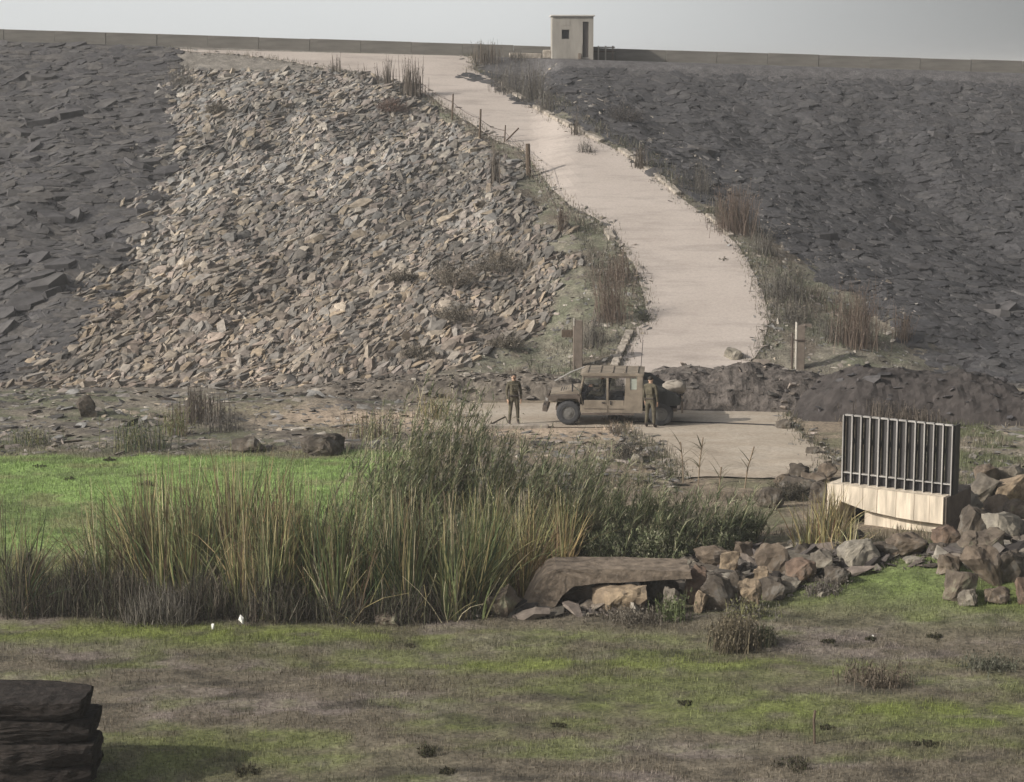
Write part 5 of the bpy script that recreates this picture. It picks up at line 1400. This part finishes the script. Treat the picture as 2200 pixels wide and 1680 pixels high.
root = np.column_stack([q, hgt(q[:, 0], q[:, 1])])
Vv, F, c = blades(root, RNG.uniform(.05, .28, n), np.full(n, .018), RNG.uniform(0, 6.28, n), RNG.normal(0, .3, n), RNG.normal(0, .2, n), colmix(n, [(.12, .12, .075), (.16, .14, .10), (.09, .095, .055), (.10, .085, .065)]), 2, .2)
tag(link('edge_weeds', np_mesh('edge_weeds', Vv, F, M['grass'], c), road), kind='stuff')
cane(1500, 1045, 110, 16, .12, 'tall drooping cane over the dirt track', CP); cane(1468, 1040, 95, 12, -.1, 'thin bent cane left of the tall drooping one', CP)
cane(1600, 1050, 95, 9, .25, 'leaning cane with pointed leaves before the pale track', CP); cane(1545, 1060, 60, 12, .05, 'short pale cane between the two taller ones', CP)

# --- grass
def grass(name, n, x0, x1, y0, y1, dens, hmin, hmax, wd, parent, bright=1.15, hue=(1, 1, 1)):
    X = RNG.uniform(x0, x1, n); Y = RNG.uniform(y0, y1, n); k = dens(X, Y) > RNG.random(n); X, Y = X[k], Y[k]; n = len(X)
    c = ground_col(X[None], Y[None])[0] * np.array(hue) * RNG.uniform(.6, 1.5, n)[:, None] * bright
    root = np.column_stack([X, Y, hgt(X, Y) - .01]); hh = RNG.uniform(hmin, hmax, n) * (.6 + .8 * fbm(X * .8, Y * 1.1, 71))
    Vv, F, cc = blades(root, hh, np.full(n, wd) * RNG.uniform(.7, 1.3, n), RNG.uniform(0, 6.28, n), RNG.normal(0, .35, n), RNG.normal(0, .2, n), c, 1 if wd < .02 else 2, .12, face=RNG.uniform(-1.5, 1.5, n))
    o = link(name, np_mesh(name, Vv, F, M['grass'], cc), parent); tag(o, kind='stuff')
    return o
def inview(X, Y): return (np.abs(X) < Y * .27 + 1).astype(float)
o = grass('grass', 190000, -14, 14, 30.5, 50, lambda X, Y: inview(X, Y) * (.35 + .65 * sm(.35, .6, fbm(X * .5, Y * .9, 72))), .03, .12, .015, None, 1.25)
tag(o, 'short patchy grass covering the foreground')
o = grass('field_grass', 80000, -19, -2.5, 49.5, 64.5, lambda X, Y: 1 - sm(-4.5, -3, X), .04, .12, .018, None, 1.15); tag(o, 'bright young grass of the field behind the reeds')
n = 34000; X = RNG.uniform(-10, 19, n); Y = RNG.uniform(77.5, 118, n); d_ = X - road_x(Y)
rwid = np.interp(Y, [78, 84, 92, 100, 108, 116], [8.5, 6.2, 4.8, 4.2, 4.0, 4.2]); lwid = np.interp(Y, [78, 84, 92, 100, 116], [6.5, 5.2, 4.2, 3.2, 2.8])
k = (((d_ > 2.75) & (d_ < rwid)) | ((d_ < -2.75) & (d_ > -lwid))) & (RNG.random(n) < sm(.42, .62, fbm(X * .55, Y * .45, 77))); X, Y = X[k], Y[k]; n = len(X)
root = np.column_stack([X, Y, hgt(X, Y) - .03]); hh = RNG.uniform(.12, .55, n) * (.4 + 1.2 * fbm(X * .4, Y * .4, 78))
cc = colmix(n, [(.15, .14, .11), (.11, .115, .075), (.19, .17, .135), (.13, .105, .085), (.085, .085, .06)], None, .35)
Vv, F, c = blades(root, hh, RNG.uniform(.014, .04, n), RNG.uniform(0, 6.28, n), RNG.normal(0, .35, n), RNG.normal(0, .25, n), cc, 3, .3)
tag(link('undergrowth', np_mesh('undergrowth', Vv, F, M['blade'], c)), 'dusty low scrub along both verges of the road', kind='stuff')
P = np.repeat(root, 3, 0) + RNG.normal(0, .09, (n * 3, 3)) + np.array([0, 0, .12]); P[:, 2] = np.maximum(P[:, 2], np.repeat(root[:, 2], 3) + .03)
Vv, F, c = leaves(P, RNG.uniform(.02, .06, n * 3), np.repeat(cc, 3, 0), .8, .35)
tag(link('verge_foliage', np_mesh('verge_foliage', Vv, F, M['leaf'], c)), 'small dry leaves of the scrub along the road', kind='stuff')
o = grass('verge_grass', 60000, -12, 19, 62, 118, lambda X, Y: (np.abs(X - road_x(Y)) > 2.7) * (np.abs(X - road_x(Y)) < np.interp(Y, [62, 78, 92, 116], [20, 9, 5, 3])) * sm(.42, .6, fbm(X * .5, Y * .6, 73)) * ((Y > 76) | (X > 12)), .06, .24, .026, None, 1.1)
tag(o, 'thin dusty grass on the verges of the road')
o = grass('rough_grass', 45000, -4, 16, 49, 70, lambda X, Y: sm(.45, .6, fbm(X * .5, Y * .6, 74)) * (1 - ((X > 4) & (X < 11) & (Y > 57))), .06, .28, .02, None, 1.1)
tag(o, 'rough grass between the ditch and the dirt track')

for o in bpy.data.objects:
    if o.parent and o.name.split('.')[0] in ('leaves', 'foliage', 'twigs', 'stems', 'broken_stems') and 'kind' not in o: o['kind'] = 'stuff'
# ------------------------------------------------------------------ thin dusty air
m = bpy.data.materials.new('haze_air'); m.use_nodes = True
nt = m.node_tree; nt.nodes.clear()
ho = nt.nodes.new('ShaderNodeOutputMaterial'); hv = nt.nodes.new('ShaderNodeVolumePrincipled')
hv.inputs['Color'].default_value = (.93, .93, .92, 1); hv.inputs['Density'].default_value = .0007; hv.inputs['Anisotropy'].default_value = .2
nt.links.new(hv.outputs[0], ho.inputs['Volume'])
bm = bmesh.new(); b_box(bm, (0, 2700, 7.4), (8200, 6900, 20)) 
tag(link('haze', bm_mesh('haze', bm, m)), kind='stuff')
